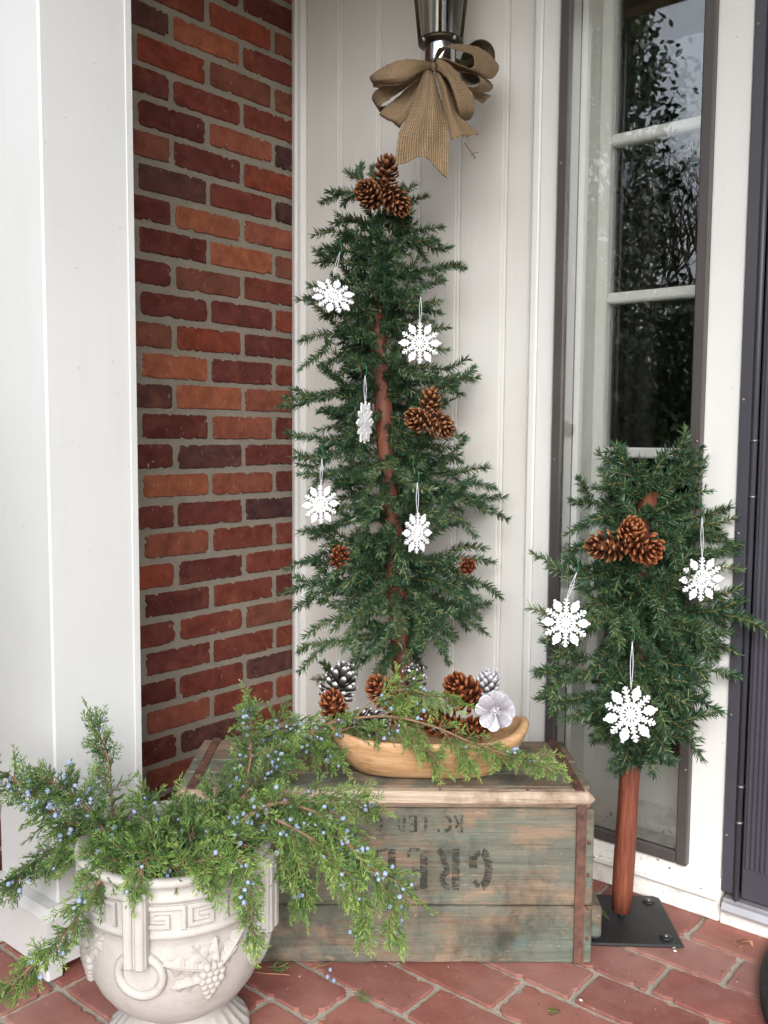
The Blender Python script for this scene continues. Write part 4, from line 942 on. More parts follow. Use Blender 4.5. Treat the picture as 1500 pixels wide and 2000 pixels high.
pine_cone(at(862,1410,1.655), cdir(-0.9,0.2,0.4), 0.070, 0.036, 'red', 'dark brown cone lying in the bowl middle right', 60, 0.5, g_)
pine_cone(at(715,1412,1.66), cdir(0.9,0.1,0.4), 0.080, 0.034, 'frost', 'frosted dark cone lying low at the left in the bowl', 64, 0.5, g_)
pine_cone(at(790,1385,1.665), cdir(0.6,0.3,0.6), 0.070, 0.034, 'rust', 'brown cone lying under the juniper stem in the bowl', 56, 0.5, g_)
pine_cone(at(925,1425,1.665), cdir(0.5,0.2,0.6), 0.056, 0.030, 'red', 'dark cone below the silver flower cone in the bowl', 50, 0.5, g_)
# silver flower cut from a cone
fc = at(968, 1388, 1.635); fz = cdir(-0.22, 0.12, 1).normalized(); fq = fz.to_track_quat('Z', 'Y').to_matrix().to_4x4(); fM = Matrix.Translation(fc) @ fq
flw = thing('cone_flower', None, 'silver painted flower made of broad cone scales at the right bowl rim', 'ornament', mat=fM)
def petal_mesh():
    m = MB(); vs_ = []; tn = []; fs = []; N = 7; Wn = 5
    for i in range(N+1):
        u = i/N; w = 0.0088*(0.35+1.0*math.sin(math.pi*min(u*0.62+0.08, 1)))*(1 if u < 0.9 else 0.80)
        for s_ in (0, 1):
            for k in range(Wn):
                v_ = (k/(Wn-1)-0.5)*2
                vs_.append(V(0.006+0.030*u-0.003*v_*v_*u, w*v_, 0.004*u+0.004*u*u-0.0022*(1-v_*v_)*-1-(0.0022 if s_ else 0))); tn.append(0.35+0.5*u+(0.2 if u > 0.9 or abs(v_) > 0.9 else 0))
    st = 2*Wn
    for i in range(N):
        for k in range(Wn-1):
            fs.append((i*st+k, (i+1)*st+k, (i+1)*st+k+1, i*st+k+1)); fs.append((i*st+Wn+k+1, (i+1)*st+Wn+k+1, (i+1)*st+Wn+k, i*st+Wn+k))
        fs.append((i*st, i*st+Wn, (i+1)*st+Wn, (i+1)*st)); fs.append(((i+1)*st+Wn-1, (i+1)*st+2*Wn-1, i*st+2*Wn-1, i*st+Wn-1))
    fs.append(tuple(N*st+k for k in range(Wn))+tuple(N*st+Wn+k for k in range(Wn-1, -1, -1)))
    m.add(vs_, fs, tn, True); return m.mesh('petal', M['cone_silver'])
PM = petal_mesh()
for k in range(8):
    o = obj('petal', PM, flw); o.matrix_local = Matrix.Rotation(k*math.pi/4+0.15*math.sin(k*3), 4, 'Z') @ Matrix.Translation((0,0,0.001*(k % 2))) @ Matrix.Rotation(-0.12*(k % 2), 4, 'Y')
for k in range(8):
    o = obj('petal', PM, flw); o.matrix_local = Matrix.Rotation(k*math.pi/4+0.39, 4, 'Z') @ Matrix.Translation((0.0,0,-0.012)) @ Matrix.Rotation(0.3, 4, 'Y') @ Matrix.Scale(0.9, 4)
m = MB(); rr0 = random.Random(2)
for k in range(40):
    a = k*2.4; r = 0.0085*math.sqrt(k/40); m.sphere(fM @ V(r*math.cos(a), r*math.sin(a), 0.008-r*0.4), 0.0016, 6, 4, tone=rr0.uniform(0.3, 1))
m.build('flower_centre', M['cone_silver'], flw)

# ================================================================== lantern and burlap bow
LX, LY, LZ = 0.55, -0.120, 1.712
ln_ = thing('wall_lantern', (LX, 0, LZ), 'bronze wall lantern with smoked glass and candle above the burlap bow', 'lantern')
MB().lathe([(0.0,0.0),(0.044,0.0),(0.044,0.006),(0.038,0.012),(0.020,0.016),(0.0,0.017)], (0,0,0), 32, Matrix.Translation((LX+0.012,-0.0005,LZ-0.005)) @ Matrix.Rotation(R_(90), 4, 'X')).build('back_plate', M['lantern'], ln_)
MB().tube(smooth_path([(LX+0.01,-0.012,LZ-0.008), (LX+0.006,-0.05,LZ-0.024), (LX,-0.09,LZ-0.022), (LX,LY+0.02,LZ-0.020)], 10), 0.008, 10).build('arm', M['lantern'], ln_)
LC = V(LX, LY, LZ)
MB().lathe([(0.0,-0.006),(0.040,-0.006),(0.0455,-0.004),(0.046,0.0),(0.0445,0.004),(0.036,0.005),(0.0,0.005)], LC, 40).build('base_ring', M['lantern'], ln_)
MB().lathe([(0.032,-0.0062),(0.0325,-0.040),(0.0300,-0.052),(0.020,-0.058),(0.0,-0.058)], LC, 40).build('tin_cup', M['chrome'], ln_)
for a in range(4):
    t_ = math.pi/4+a*math.pi/2+0.55; MB().sphere(LC+V(0.0435*math.cos(t_), 0.0435*math.sin(t_), -0.0035), 0.0042, 8, 5).build('rivet', M['aluminium'], ln_)
    t_ = a*math.pi/2+0.62; d = V(math.cos(t_), math.sin(t_), 0)
    MB().tube([LC+d*0.0425+V(0,0,0.004), LC+d*0.066+V(0,0,0.225)], 0.0036, 6).build('glazing_bar', M['lantern'], ln_)
MB().lathe([(0.0405,0.0052),(0.064,0.225)], LC, 40).build('glass_shade', M['lamp_glass'], ln_)
MB().lathe([(0.070,0.225),(0.072,0.232),(0.060,0.250),(0.030,0.285),(0.0,0.30)], LC, 40).build('roof_cap', M['lantern'], ln_)
MB().lathe([(0.022,0.0055),(0.022,0.215),(0.0,0.216)], LC+V(-0.006,0.014,0), 28).build('tin_reflector', M['chrome'], ln_)
cq = LC+V(0.006,-0.014,0.0055)
MB().lathe([(0.0065,0.0),(0.0065,0.075),(0.005,0.078),(0.0,0.078)], cq, 16).build('candle', M['candle'], ln_)
MB().lathe([(0.004,0.0782),(0.0075,0.090),(0.006,0.104),(0.0,0.116)], cq, 12).build('bulb', M['thread'], ln_)

KD = 1.80
bow = thing('burlap_bow', at(846, 130, KD), 'floppy brown burlap bow with long tails tied under the wall lantern', 'bow')
def zc(x, y, dz): return at(700+x/5.0, 60+y/5.0, KD+dz)
def ribbon(rows, name, ns=40, nw=12, ripple=0.004, seed=0, notch=None, fringe=0.0):
    """rows of edge points (x, y, dz)... lofted into cloth; >2 points per row = folds across the width"""
    k = len(rows[0]); rails = [smooth_path([zc(*r[j]) for r in rows], ns) for j in range(k)]
    rr = random.Random(seed); ph = rr.uniform(0, 6); vs_ = []; uv = []; ulen = 0
    for i in range(ns+1):
        cross = smooth_path([rails[j][i] for j in range(k)], nw) if k > 2 else [rails[0][i].lerp(rails[1][i], w/nw) for w in range(nw+1)]
        if i: ulen += (rails[0][i]-rails[0][i-1]).length*0.5+(rails[-1][i]-rails[-1][i-1]).length*0.5
        for w in range(nw+1):
            t_ = w/nw; q = cross[w]-fw*ripple*(math.sin(t_*7+ph+i*0.07)+0.5*math.sin(t_*13+ph*2+i*0.12))*min(1, i/6)
            if i == ns: q = q+V(0, 0, -rr.uniform(0, fringe))
            if w in (0, nw): q = q+(V(rr.uniform(-1, 1), 0, rr.uniform(-1, 1))*0.0010)
            vs_.append(q); uv.append((ulen, t_*0.065))
    m = MB(); n = nw+1; m.add(vs_, [(i*n+w, i*n+w+1, (i+1)*n+w+1, (i+1)*n+w) for i in range(ns) for w in range(nw)], 0.5, True); m.uv = uv
    o = m.build(name, M['burlap'], bow); md = o.modifiers.new('thickness', 'SOLIDIFY'); md.thickness = 0.0014; return o
ribbon([((728,322,0),(730,348,-.006),(730,375,-.004)), ((610,298,-.03),(600,352,-.042),(610,402,-.03)), ((450,290,-.05),(470,390,-.062),(490,482,-.05)), ((300,335,-.05),(310,430,-.065),(330,518,-.05)), ((165,412,-.03),(185,470,-.045),(205,520,-.03)), ((116,452,0.0),(130,490,0.0),(152,535,0.0)), ((165,480,.03),(190,515,.03),(212,552,.03)), ((400,430,.04),(430,480,.04),(450,540,.04)), ((725,350,.02),(725,365,.02),(725,382,.02))], 'loop', 46, 12, 0.0025, 1)
ribbon([((728,350,.004),(728,388,.004)), ((600,412,-.006),(590,470,-.006)), ((420,530,-.004),(430,592,-.004)), ((235,560,-.004),(300,682,-.004)), ((150,615,0.012),(215,742,0.012)), ((143,682,.035),(218,792,.035)), ((230,745,.05),(300,860,.05)), ((450,650,.045),(520,800,.045)), ((728,380,.03),(728,402,.03))], 'loop', 46, 10, 0.0025, 2)
ribbon([((600,470,.008),(680,420,.004)), ((420,620,.004),(600,600,-.010)), ((300,720,.006),(540,760,-.012)), ((215,798,.012),(430,905,-.004)), ((212,815,.02),(410,942,.012))], 'tail', 30, 12, 0.003, 3, fringe=0.002)
ribbon([((742,300,0),(760,292,.03)), ((795,175,-.02),(890,152,.055)), ((950,188,-.03),(1100,146,.06)), ((1092,228,-.03),(1250,210,.06)), ((1132,300,-.035),(1370,345,.045)), ((1098,362,-.045),(1300,462,.01)), ((950,312,-.045),(1130,420,-.005)), ((830,262,-.03),(950,372,-.01)), ((740,345,-.01),(748,378,-.004))], 'loop', 50, 14, 0.002, 4)
ribbon([((742,350,-.004),(752,342,.02)), ((850,335,-.015),(905,345,.05)), ((1000,402,-.02),(1100,405,.055)), ((1132,412,-.02),(1252,472,.055)), ((1187,482,-.02),(1312,560,.045)), ((1130,542,-.03),(1205,602,.02)), ((1045,528,-.03),(1085,572,.01)), ((900,440,-.02),(950,482,0)), ((746,384,-.004),(748,392,0))], 'loop', 46, 12, 0.002, 5)
ribbon([((745,372,-.012),(768,275,-.02)), ((830,425,-.03),(890,322,-.03)), ((900,515,-.045),(1020,490,-.035)), ((955,690,-.04),(1122,640,-.03)), ((985,830,-.02),(1124,800,-.01)), ((950,850,.02),(1060,872,.03)), ((890,700,.03),(960,720,.04)), ((760,420,.02),(790,400,.02))], 'loop', 46, 12, 0.002, 6)
ribbon([((950,560,.03),(1000,500,.03)), ((1100,645,.045),(1150,592,.045)), ((1205,702,.05),(1290,632,.05)), ((1180,680,.065),(1240,610,.07))], 'loop', 24, 8, 0.002, 7)
ribbon([((640,395,-.012),(680,392,-.030),(725,398,-.012)), ((585,560,-.03),(670,560,-.062),(765,560,-.035)), ((500,800,-.045),(660,780,-.072),(835,780,-.045)), ((400,1000,-.05),(640,1000,-.060),(880,985,-.06)), ((372,1180,-.05),(635,1140,-.048),(884,1200,-.058)), ((355,1300,-.05),(640,1245,-.046),(872,1440,-.058))], 'tail', 44, 20, 0.0065, 8, fringe=0.003)
ribbon([((742,420,-.02),(790,405,-.012)), ((800,600,-.04),(872,560,-.02)), ((850,850,-.045),(955,790,-.02)), ((880,960,-.045),(1060,900,-.018)), ((905,1055,-.045),(1175,1000,-.014))], 'tail', 36, 12, 0.004, 9, fringe=0.006)
ribbon([((700,380,.02),(740,390,.02)), ((560,480,.02),(690,560,.0)), ((440,590,.025),(620,720,.0)), ((360,690,.03),(560,860,.01)), ((330,760,.04),(520,900,.03))], 'loop', 30, 12, 0.004, 12)
ribbon([((745,390,.01),(790,380,.02)), ((850,560,.0),(930,520,.02)), ((930,740,.0),(1040,700,.02)), ((985,860,.01),(1090,820,.03))], 'loop', 30, 10, 0.004, 13)
ribbon([((700,330,-.018),(705,392,-.02)), ((735,300,-.034),(738,385,-.040)), ((775,320,-.02),(772,380,-.018))], 'knot', 14, 6, 0.002, 10)
m = MB(); m.tube(smooth_path([zc(1040,1095,-.03), zc(1075,1150,-.03), zc(1110,1195,-.03), zc(1140,1250,-.03)], 8), 0.0016, 6)
for dx, dy in ((60,-10), (20,10), (-20,30)): m.tube([zc(1115,1195,-.03), zc(1115+dx,1200+dy,-.03)], 0.0007, 5)
m.build('frayed_thread', M['frayed'], bow)

# ================================================================== juniper branches
BERRY = MB().sphere((0,0,0), 1.0, 10, 7, (1,1,1.05)).mesh('berry', M['berry'])
def leaflets(m, base, d, l, w, tone):
    """thin three-sided scale-leaf shoots, vectorised"""
    n = len(base); a = np.cross(d, RNG.normal(size=(n, 3))); a /= np.maximum(np.linalg.norm(a, axis=1), 1e-9)[:, None]; b = np.cross(d, a)
    w = np.asarray(w)[:, None] if hasattr(w, '__len__') else w
    p0 = base+a*w; p1 = base-a*w*0.5+b*w*0.87; p2 = base-a*w*0.5-b*w*0.87; mid = base+d*(l*0.7)[:, None]
    q0 = mid+a*w*0.8; q1 = mid-a*w*0.4+b*w*0.7; q2 = mid-a*w*0.4-b*w*0.7; tip = base+d*l[:, None]
    vs_ = np.stack([p0, p1, p2, q0, q1, q2, tip], 1).reshape(-1, 3); b0 = m.n
    m.v += [tuple(q) for q in vs_.tolist()]; m.n += len(vs_)
    for i in range(n):
        o = b0+7*i; m.f += [(o,o+1,o+4,o+3), (o+1,o+2,o+5,o+4), (o+2,o,o+3,o+5), (o+3,o+4,o+6), (o+4,o+5,o+6), (o+5,o+3,o+6)]
    m.m += [m.mi]*6*n; m.sm += [False]*6*n; m.tone += np.repeat(np.clip(tone, 0, 1), 7).tolist()
def spray(m, q, d, L, rr, droop, tone0):
    """a feathery flat spray: curved axis, side shoots in a loose plane, shoots on the shoots"""
    d = Vector(d).normalized(); n = max(5, int(L/0.0042)); pts = [Vector(q)]; dd = d.copy(); st = L/n
    for i in range(n):
        dd = (dd+V(0, 0, -droop*st*14)+V(*rr.normal(0, 0.05, 3))).normalized(); pts.append(pts[-1]+dd*st)
    side = dd.cross(V(*rr.normal(size=3))).normalized()
    B, Dv, Ln, T = [], [], [], []
    for i in range(1, n+1):
        t_ = i/n; ax = (pts[i]-pts[i-1]).normalized()
        for s_ in (-1, 1):
            if rr.random() < 0.12: continue
            l = (0.0165*(1-0.72*t_)+0.004)*rr.uniform(0.7, 1.25); dv = (ax*0.85+side*s_*0.75+V(*rr.normal(0, 0.22, 3))).normalized()
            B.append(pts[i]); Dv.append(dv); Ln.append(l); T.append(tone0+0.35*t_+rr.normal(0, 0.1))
            if l > 0.009:
                for f_ in (0.35, 0.6):
                    for s2 in (-1, 1):
                        if rr.random() < 0.25: continue
                        B.append(pts[i]+dv*l*f_); Dv.append((dv*0.85+ax.cross(dv).cross(dv)*0.55*s2+V(*rr.normal(0, 0.25, 3))).normalized()); Ln.append(l*rr.uniform(0.32, 0.55)); T.append(tone0+0.35*t_+0.08+rr.normal(0, 0.1))
    B.append(pts[-1]); Dv.append(dd); Ln.append(0.007); T.append(tone0+0.45)
    m.mi = 0; leaflets(m, np.array([tuple(x) for x in B]), np.array([tuple(x) for x in Dv]), np.array(Ln), 0.00062, np.array(T))
    m.mi = 1; m.tube(pts, [0.0009*(1-0.6*i/n) for i in range(n+1)], 4, False)
    return pts
def juniper(path, label, nspray0, slen, nberry, rr, rad=0.0032, droop=0.5, tone0=0.25, spread=1.0, group='cut juniper branches', start=0.0, grav=0.35, r_end=0.35):
    nspray = int(nspray0*1.28); slen *= 1.12; nberry = int(nberry*1.5)
    P = [at(*q) for q in path]; pts = smooth_path(P, 28); t = thing('juniper_branch', pts[0], label, 'branch', group)
    MB().tube(pts, [rad*(1-(1-r_end)*i/28)*(1+0.10*math.sin(i*2.3)) for i in range(29)], 7).build('stem', M['twig'], t)
    m = MB(); spots = []
    for k in range(nspray):
        u = start+(1-start)*(k+rr.uniform(0, 1))/nspray; i = min(int(u*28), 27); q = pts[i].lerp(pts[i+1], u*28-i); ax = (pts[i+1]-pts[i]).normalized()
        s_ = ax.cross(V(*rr.normal(size=3))).normalized()
        d = ax*rr.uniform(0.35, 0.9)+s_*rr.uniform(0.5, 1.0)*spread+V(0, 0, -grav*rr.uniform(0, 1.2)); L = slen*rr.uniform(0.55, 1.15)*(1-0.35*u)
        sp = spray(m, q, d, L, rr, droop, tone0+rr.uniform(-0.15, 0.12)); spots += sp[1:max(3, len(sp)*2//3)]
    spray(m, pts[-1], pts[-1]-pts[-2], slen*0.8, rr, droop*0.6, tone0+0.1)
    m.build('foliage', [M['juniper'], M['twig']], t)
    # berries in loose clusters, each its own piece
    rest = nberry
    while rest > 0 and spots:
        c = spots[rr.integers(len(spots))]; n = int(min(rest, rr.integers(1, 5)))
        for k in range(n):
            q = c+V(*rr.normal(0, 0.0065, 3)); r = rr.uniform(0.0022, 0.0041)
            o = obj('berry', BERRY, t, Matrix.Translation(q) @ Matrix.Rotation(rr.uniform(0, 6), 4, 'X') @ Matrix.Scale(r, 4))
        rest -= n
    return t
rr = np.random.default_rng(12)
ug = 'juniper branches in the urn'; J = juniper
J([(285,1720,1.40),(245,1670,1.40),(222,1600,1.41),(215,1510,1.42),(205,1460,1.43),(186,1420,1.44)], 'upright juniper branch with curling tip in front of the white column', 38, 0.050, 12, rr, 0.0024, 0.15, 0.22, 0.9, ug, 0.1, 0.1)
J([(300,1715,1.40),(230,1660,1.40),(170,1625,1.38),(100,1585,1.36),(40,1530,1.35),(-20,1500,1.34),(-80,1490,1.33)], 'long juniper branch reaching to the left border with many blue berries', 60, 0.062, 44, rr, 0.0040, 0.5, 0.25, 1.0, ug, 0.15)
J([(290,1700,1.38),(220,1640,1.36),(170,1580,1.35),(130,1540,1.345),(85,1520,1.34)], 'berried juniper branch over the left shoulder of the urn', 46, 0.054, 28, rr, 0.0032, 0.35, 0.25, 1.0, ug, 0.15, 0.15)
J([(310,1690,1.38),(255,1680,1.31),(200,1715,1.265),(155,1785,1.255),(115,1835,1.26),(80,1870,1.255),(45,1902,1.25),(15,1935,1.25)], 'juniper branch hanging down the left front of the urn to the floor', 52, 0.046, 16, rr, 0.0028, 0.5, 0.34, 0.9, ug, 0.1)
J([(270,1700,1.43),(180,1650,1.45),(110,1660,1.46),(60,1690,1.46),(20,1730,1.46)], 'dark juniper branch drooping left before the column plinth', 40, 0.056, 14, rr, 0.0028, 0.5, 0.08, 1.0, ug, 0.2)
J([(300,1710,1.33),(330,1695,1.29),(365,1688,1.262),(400,1680,1.25),(430,1675,1.245)], 'short juniper sprig draped over the front urn rim', 30, 0.050, 4, rr, 0.0018, 0.7, 0.40, 1.0, ug)
J([(395,1710,1.40),(440,1650,1.43),(455,1590,1.45),(485,1510,1.47),(490,1440,1.48),(487,1385,1.48)], 'tall juniper branch with bright tip before the brick wall', 52, 0.050, 34, rr, 0.0030, 0.25, 0.24, 1.0, ug, 0.15, 0.15)
J([(400,1715,1.38),(462,1665,1.345),(472,1605,1.34),(540,1568,1.34),(600,1580,1.335),(650,1610,1.33),(710,1680,1.325),(790,1735,1.32)], 'thick berried juniper branch arching over the crate front', 58, 0.060, 60, rr, 0.0042, 0.6, 0.30, 1.0, ug, 0.12)
J([(470,1640,1.36),(530,1575,1.38),(600,1560,1.39),(670,1562,1.395),(720,1575,1.40)], 'juniper branch reaching right across the crate top edge', 40, 0.048, 20, rr, 0.0026, 0.3, 0.28, 1.0, ug, 0.1, 0.15)
J([(450,1660,1.30),(470,1680,1.27),(482,1720,1.255),(490,1770,1.25),(496,1830,1.25)], 'juniper sprig hanging straight down beside the right urn handle', 30, 0.044, 10, rr, 0.0020, 0.8, 0.42, 0.9, ug, 0, 0.6)
J([(540,1600,1.335),(610,1640,1.325),(660,1690,1.32),(700,1745,1.315),(715,1800,1.315)], 'juniper sprig hanging in front of the crate stencil', 42, 0.056, 14, rr, 0.0024, 0.8, 0.40, 0.9, ug, 0, 0.5)
J([(640,1625,1.33),(700,1670,1.325),(745,1730,1.32),(765,1790,1.32),(774,1825,1.32)], 'slim juniper tip hanging lowest at the right over the crate', 26, 0.044, 10, rr, 0.0018, 0.7, 0.42, 0.8, ug, 0, 0.5)
J([(580,1610,1.35),(570,1660,1.345),(575,1710,1.34),(590,1750,1.34)], 'green juniper sprig hanging between the urn and crate stencil', 34, 0.052, 8, rr, 0.0020, 0.8, 0.30, 1.0, ug, 0, 0.5)
J([(340,1705,1.40),(335,1650,1.42),(345,1610,1.43),(350,1575,1.44)], 'short upright juniper sprig in the urn middle', 34, 0.050, 5, rr, 0.0018, 0.2, 0.18, 1.0, ug, 0, 0.0)
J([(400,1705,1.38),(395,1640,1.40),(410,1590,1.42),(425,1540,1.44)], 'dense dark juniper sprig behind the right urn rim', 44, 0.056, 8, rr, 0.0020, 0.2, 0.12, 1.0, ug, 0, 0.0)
J([(310,1710,1.36),(300,1650,1.38),(290,1600,1.40),(284,1560,1.41)], 'thin upright juniper sprig against the brick wall base', 26, 0.046, 6, rr, 0.0016, 0.15, 0.25, 0.9, ug, 0, 0.0)
J([(350,1710,1.36),(300,1680,1.33),(260,1670,1.31),(220,1680,1.29)], 'low juniper sprig across the left urn rim', 40, 0.050, 10, rr, 0.0020, 0.5, 0.22, 1.0, ug, 0, 0.2)
J([(360,1705,1.36),(400,1660,1.35),(440,1640,1.33),(480,1650,1.31)], 'low juniper sprig across the right urn rim', 40, 0.050, 8, rr, 0.0020, 0.5, 0.22, 1.0, ug, 0, 0.2)
J([(330,1690,1.36),(300,1668,1.30),(280,1690,1.25),(270,1730,1.235)], 'small juniper sprig hanging over the left front urn rim', 24, 0.040, 3, rr, 0.0014, 0.7, 0.38, 0.9, ug, 0.1, 0.4)
J([(360,1690,1.36),(380,1665,1.29),(405,1690,1.245),(415,1725,1.235)], 'small juniper sprig hanging over the key band of the urn', 22, 0.038, 2, rr, 0.0014, 0.7, 0.40, 0.9, ug, 0.1, 0.4)
J([(320,1690,1.37),(250,1655,1.34),(205,1660,1.32),(180,1690,1.30)], 'juniper sprig hooked over the far left urn rim', 34, 0.048, 10, rr, 0.0018, 0.5, 0.26, 1.0, ug, 0.2, 0.3)
J([(340,1690,1.38),(250,1640,1.40),(190,1640,1.40),(140,1660,1.40)], 'dense juniper branch low at the left of the urn', 46, 0.056, 14, rr, 0.0024, 0.5, 0.24, 1.0, ug, 0.1, 0.2)
J([(380,1690,1.40),(420,1620,1.42),(470,1560,1.43),(520,1510,1.44),(555,1470,1.45)], 'juniper branch rising right toward the dough bowl', 44, 0.054, 22, rr, 0.0026, 0.3, 0.22, 1.0, ug, 0.1, 0.1)
J([(500,1610,1.36),(560,1600,1.36),(620,1620,1.355),(680,1640,1.35)], 'leafy juniper branch low across the crate front', 28, 0.056, 24, rr, 0.0022, 0.6, 0.28, 1.0, ug, 0.05, 0.4)
J([(330,1700,1.34),(370,1650,1.35),(380,1625,1.36)], 'soft juniper sprig filling the urn centre', 34, 0.054, 3, rr, 0.0016, 0.5, 0.15, 1.0, ug, 0, 0.0)
bg = 'juniper branches on the dough bowl'
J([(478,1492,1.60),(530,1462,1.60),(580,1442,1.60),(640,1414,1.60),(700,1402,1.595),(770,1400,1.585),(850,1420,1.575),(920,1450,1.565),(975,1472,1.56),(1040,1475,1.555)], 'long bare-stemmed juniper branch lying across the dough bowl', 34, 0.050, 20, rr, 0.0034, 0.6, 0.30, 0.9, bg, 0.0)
J([(470,1490,1.60),(520,1440,1.61),(560,1415,1.61),(600,1425,1.60),(630,1450,1.59),(650,1472,1.58)], 'berried juniper clump at the left end of the dough bowl', 44, 0.056, 44, rr, 0.0026, 0.5, 0.26, 1.0, bg, 0.1)
J([(690,1404,1.595),(730,1368,1.60),(780,1348,1.605),(830,1355,1.60),(880,1368,1.595)], 'light green juniper sprig arching over the cones', 28, 0.050, 6, rr, 0.0018, 0.5, 0.40, 1.0, bg, 0.25)
J([(780,1401,1.58),(800,1430,1.565),(830,1462,1.56),(860,1490,1.56)], 'juniper sprig hanging over the middle of the bowl side', 22, 0.040, 0, rr, 0.0014, 0.7, 0.42, 0.8, bg, 0.1, 0.5)
J([(860,1424,1.573),(900,1465,1.56),(915,1490,1.56)], 'small juniper sprig hanging over the right bowl side', 16, 0.036, 0, rr, 0.0012, 0.7, 0.42, 0.8, bg, 0.1, 0.5)
J([(930,1454,1.563),(990,1475,1.555),(1040,1490,1.55),(1080,1505,1.548)], 'thin juniper tip lying on the crate top at the right', 22, 0.036, 0, rr, 0.0014, 0.4, 0.45, 0.8, bg, 0, 0.2)
J([(640,1440,1.60),(690,1420,1.60),(740,1425,1.60),(790,1420,1.60)], 'juniper sprig lying along the front bowl rim', 14, 0.040, 8, rr, 0.0014, 0.4, 0.26, 0.9, bg, 0, 0.1)

# ================================================================== small things on the floor
hm = MB(); cx_, R0 = 1.757, 0.502
def half(r, z, n=48): return [V(cx_-r*math.cos(math.pi*k/n), -0.036-r*math.sin(math.pi*k/n), z) for k in range(n+1)]
rings = [half(R0, 0.004), half(R0, 0.016), half(R0-0.006, 0.021), half(R0-0.022, 0.021), half(R0-0.027, 0.015), half(R0-0.040, 0.015), half(R0-0.044, 0.019), half(R0-0.056, 0.019), half(R0-0.060, 0.014), half(0.01, 0.014)]
n = 49; hm.add([q for r in rings for q in r], [(i*n+k, i*n+k+1, (i+1)*n+k+1, (i+1)*n+k) for i in range(len(rings)-1) for k in range(n-1)], 0.5, True)
hm.alone('door_mat', M['rubber'], (cx_, -0.2, 0.004), 'black half-round rubber door mat at the right border', 'mat')
def floor_pt(x, y, z=0.005):
    d = (fw+rt*((x-750)/FPX)+up*((1000-y)/FPX)); return CAM+d*((z-CAM.z)/d.z)
# curled dry leaf
p = floor_pt(1451, 1846); m = MB()
def blade(m, pts, w, tone=0.5):
    pts = smooth_path(pts, 10); vs_ = []; 
    for i, q in enumerate(pts):
        t_ = i/10; ww = w*math.sin(math.pi*min(0.06+t_*0.92, 1)); d = (pts[min(i+1, 10)]-pts[max(i-1, 0)]).normalized(); s_ = d.cross(V(0,0,1)).normalized()
        vs_ += [q+s_*ww+V(0,0,ww*0.6), q, q-s_*ww+V(0,0,ww*0.6)]
    m.add(vs_, [(3*i+k, 3*i+k+1, 3*i+4+k, 3*i+3+k) for i in range(10) for k in (0, 1)], tone, True)
blade(m, [p+V(-0.012,0.006,0.0), p+V(0,0,0.006), p+V(0.011,0.004,0.008), p+V(0.018,0.0,0.002)], 0.0045)
m.tube([p, p+V(-0.002,-0.012,0.0)], 0.0009, 5)
o = m.alone('dry_leaf', M['dry_leaf'], p, 'curled tan dry leaf on the pavers near the door mat', 'leaf'); o.modifiers.new('thickness', 'SOLIDIFY').thickness = 0.0005
p = floor_pt(628, 1892); m = MB(); blade(m, [p+rt*-0.022+V(0,0,0.0), p+V(0,0,0.004), p+rt*0.020+V(0,0,0.004)+BK*0.012], 0.003)
o = m.alone('dry_leaf', M['dry_leaf'], p, 'narrow dry leaf lying at the crate foot', 'leaf'); o.modifiers.new('thickness', 'SOLIDIFY').thickness = 0.0005
m = MB(); m.tube([floor_pt(478, 1897), floor_pt(520, 1901), floor_pt(566, 1904)], 0.0009, 5); m.alone('fallen_twig', M['dry_leaf'], floor_pt(520, 1901), 'thin straw twig on the floor right of the urn', 'twig')
rr = np.random.default_rng(8)
for (x, y, x2, y2, lb) in ((1095, 1978, 1080, 1971, 'tiny juniper scrap alone on the front pavers'), (690, 1938, 722, 1950, 'juniper scrap lying in a floor joint before the crate'), (520, 1888, 560, 1890, 'juniper scrap in the shade between urn and crate'), (1190, 1795, 1165, 1775, 'juniper scrap on the base plate beside the crate')):
    m = MB(); a, b = floor_pt(x, y, 0.012 if y < 1800 else 0.0065), floor_pt(x2, y2, 0.014 if y < 1800 else 0.0065); spray(m, a, b-a, (b-a).length, rr, 0.0, 0.2); m.alone('juniper_scrap', [M['juniper'], M['twig']], a, lb, 'sprig', 'juniper scraps on the floor')
m = MB(); rq = random.Random(4)
for k in range(70):
    q = V(rq.uniform(0.55, 1.5), rq.uniform(-1.0, -0.06), 0.0048)
    if (q-F0).dot(BK) > -0.01 and (q-F0).dot(BK) < 0.29 and -0.42 < (q-F0).dot(E1) < 0.34: continue
    m.sphere(q, rq.uniform(0.0006, 0.0016), 5, 3, (1, rq.uniform(0.5, 1.2), 0.5))
for (x, y) in ((1134, 1953), (1315, 1850), (1318, 1857)): m.sphere(floor_pt(x, y), 0.0032, 7, 4, (1.2, 0.8, 0.5))
m.alone('mortar_crumbs', M['white_bit'], (1.0,-0.5,0.004), 'pale mortar crumbs scattered over the pavers', 'crumbs', kind='stuff')
m = MB(); rq = random.Random(11)
for k in range(240):
    q = V(rq.uniform(0.4, 1.6), rq.uniform(-1.15, -0.03), 0.0042); a = rq.uniform(0, 6.3); l = rq.uniform(0.003, 0.011)
    if -0.01 < (q-F0).dot(BK) < 0.29 and -0.42 < (q-F0).dot(E1) < 0.34: continue
    m.mi = rq.choice((0, 0, 1, 1, 2)); m.tube([q, q+V(math.cos(a)*l*0.5, math.sin(a)*l*0.5, 0.0006), q+V(math.cos(a+.3)*l, math.sin(a+.3)*l, 0.0)], 0.00045, 4, True, True, rq.random())
m.alone('needle_litter', [M['juniper'], M['dry_leaf'], M['bark']], (1.0,-0.5,0.004), 'fine fallen needles and bits on the pavers', 'litter', kind='stuff')
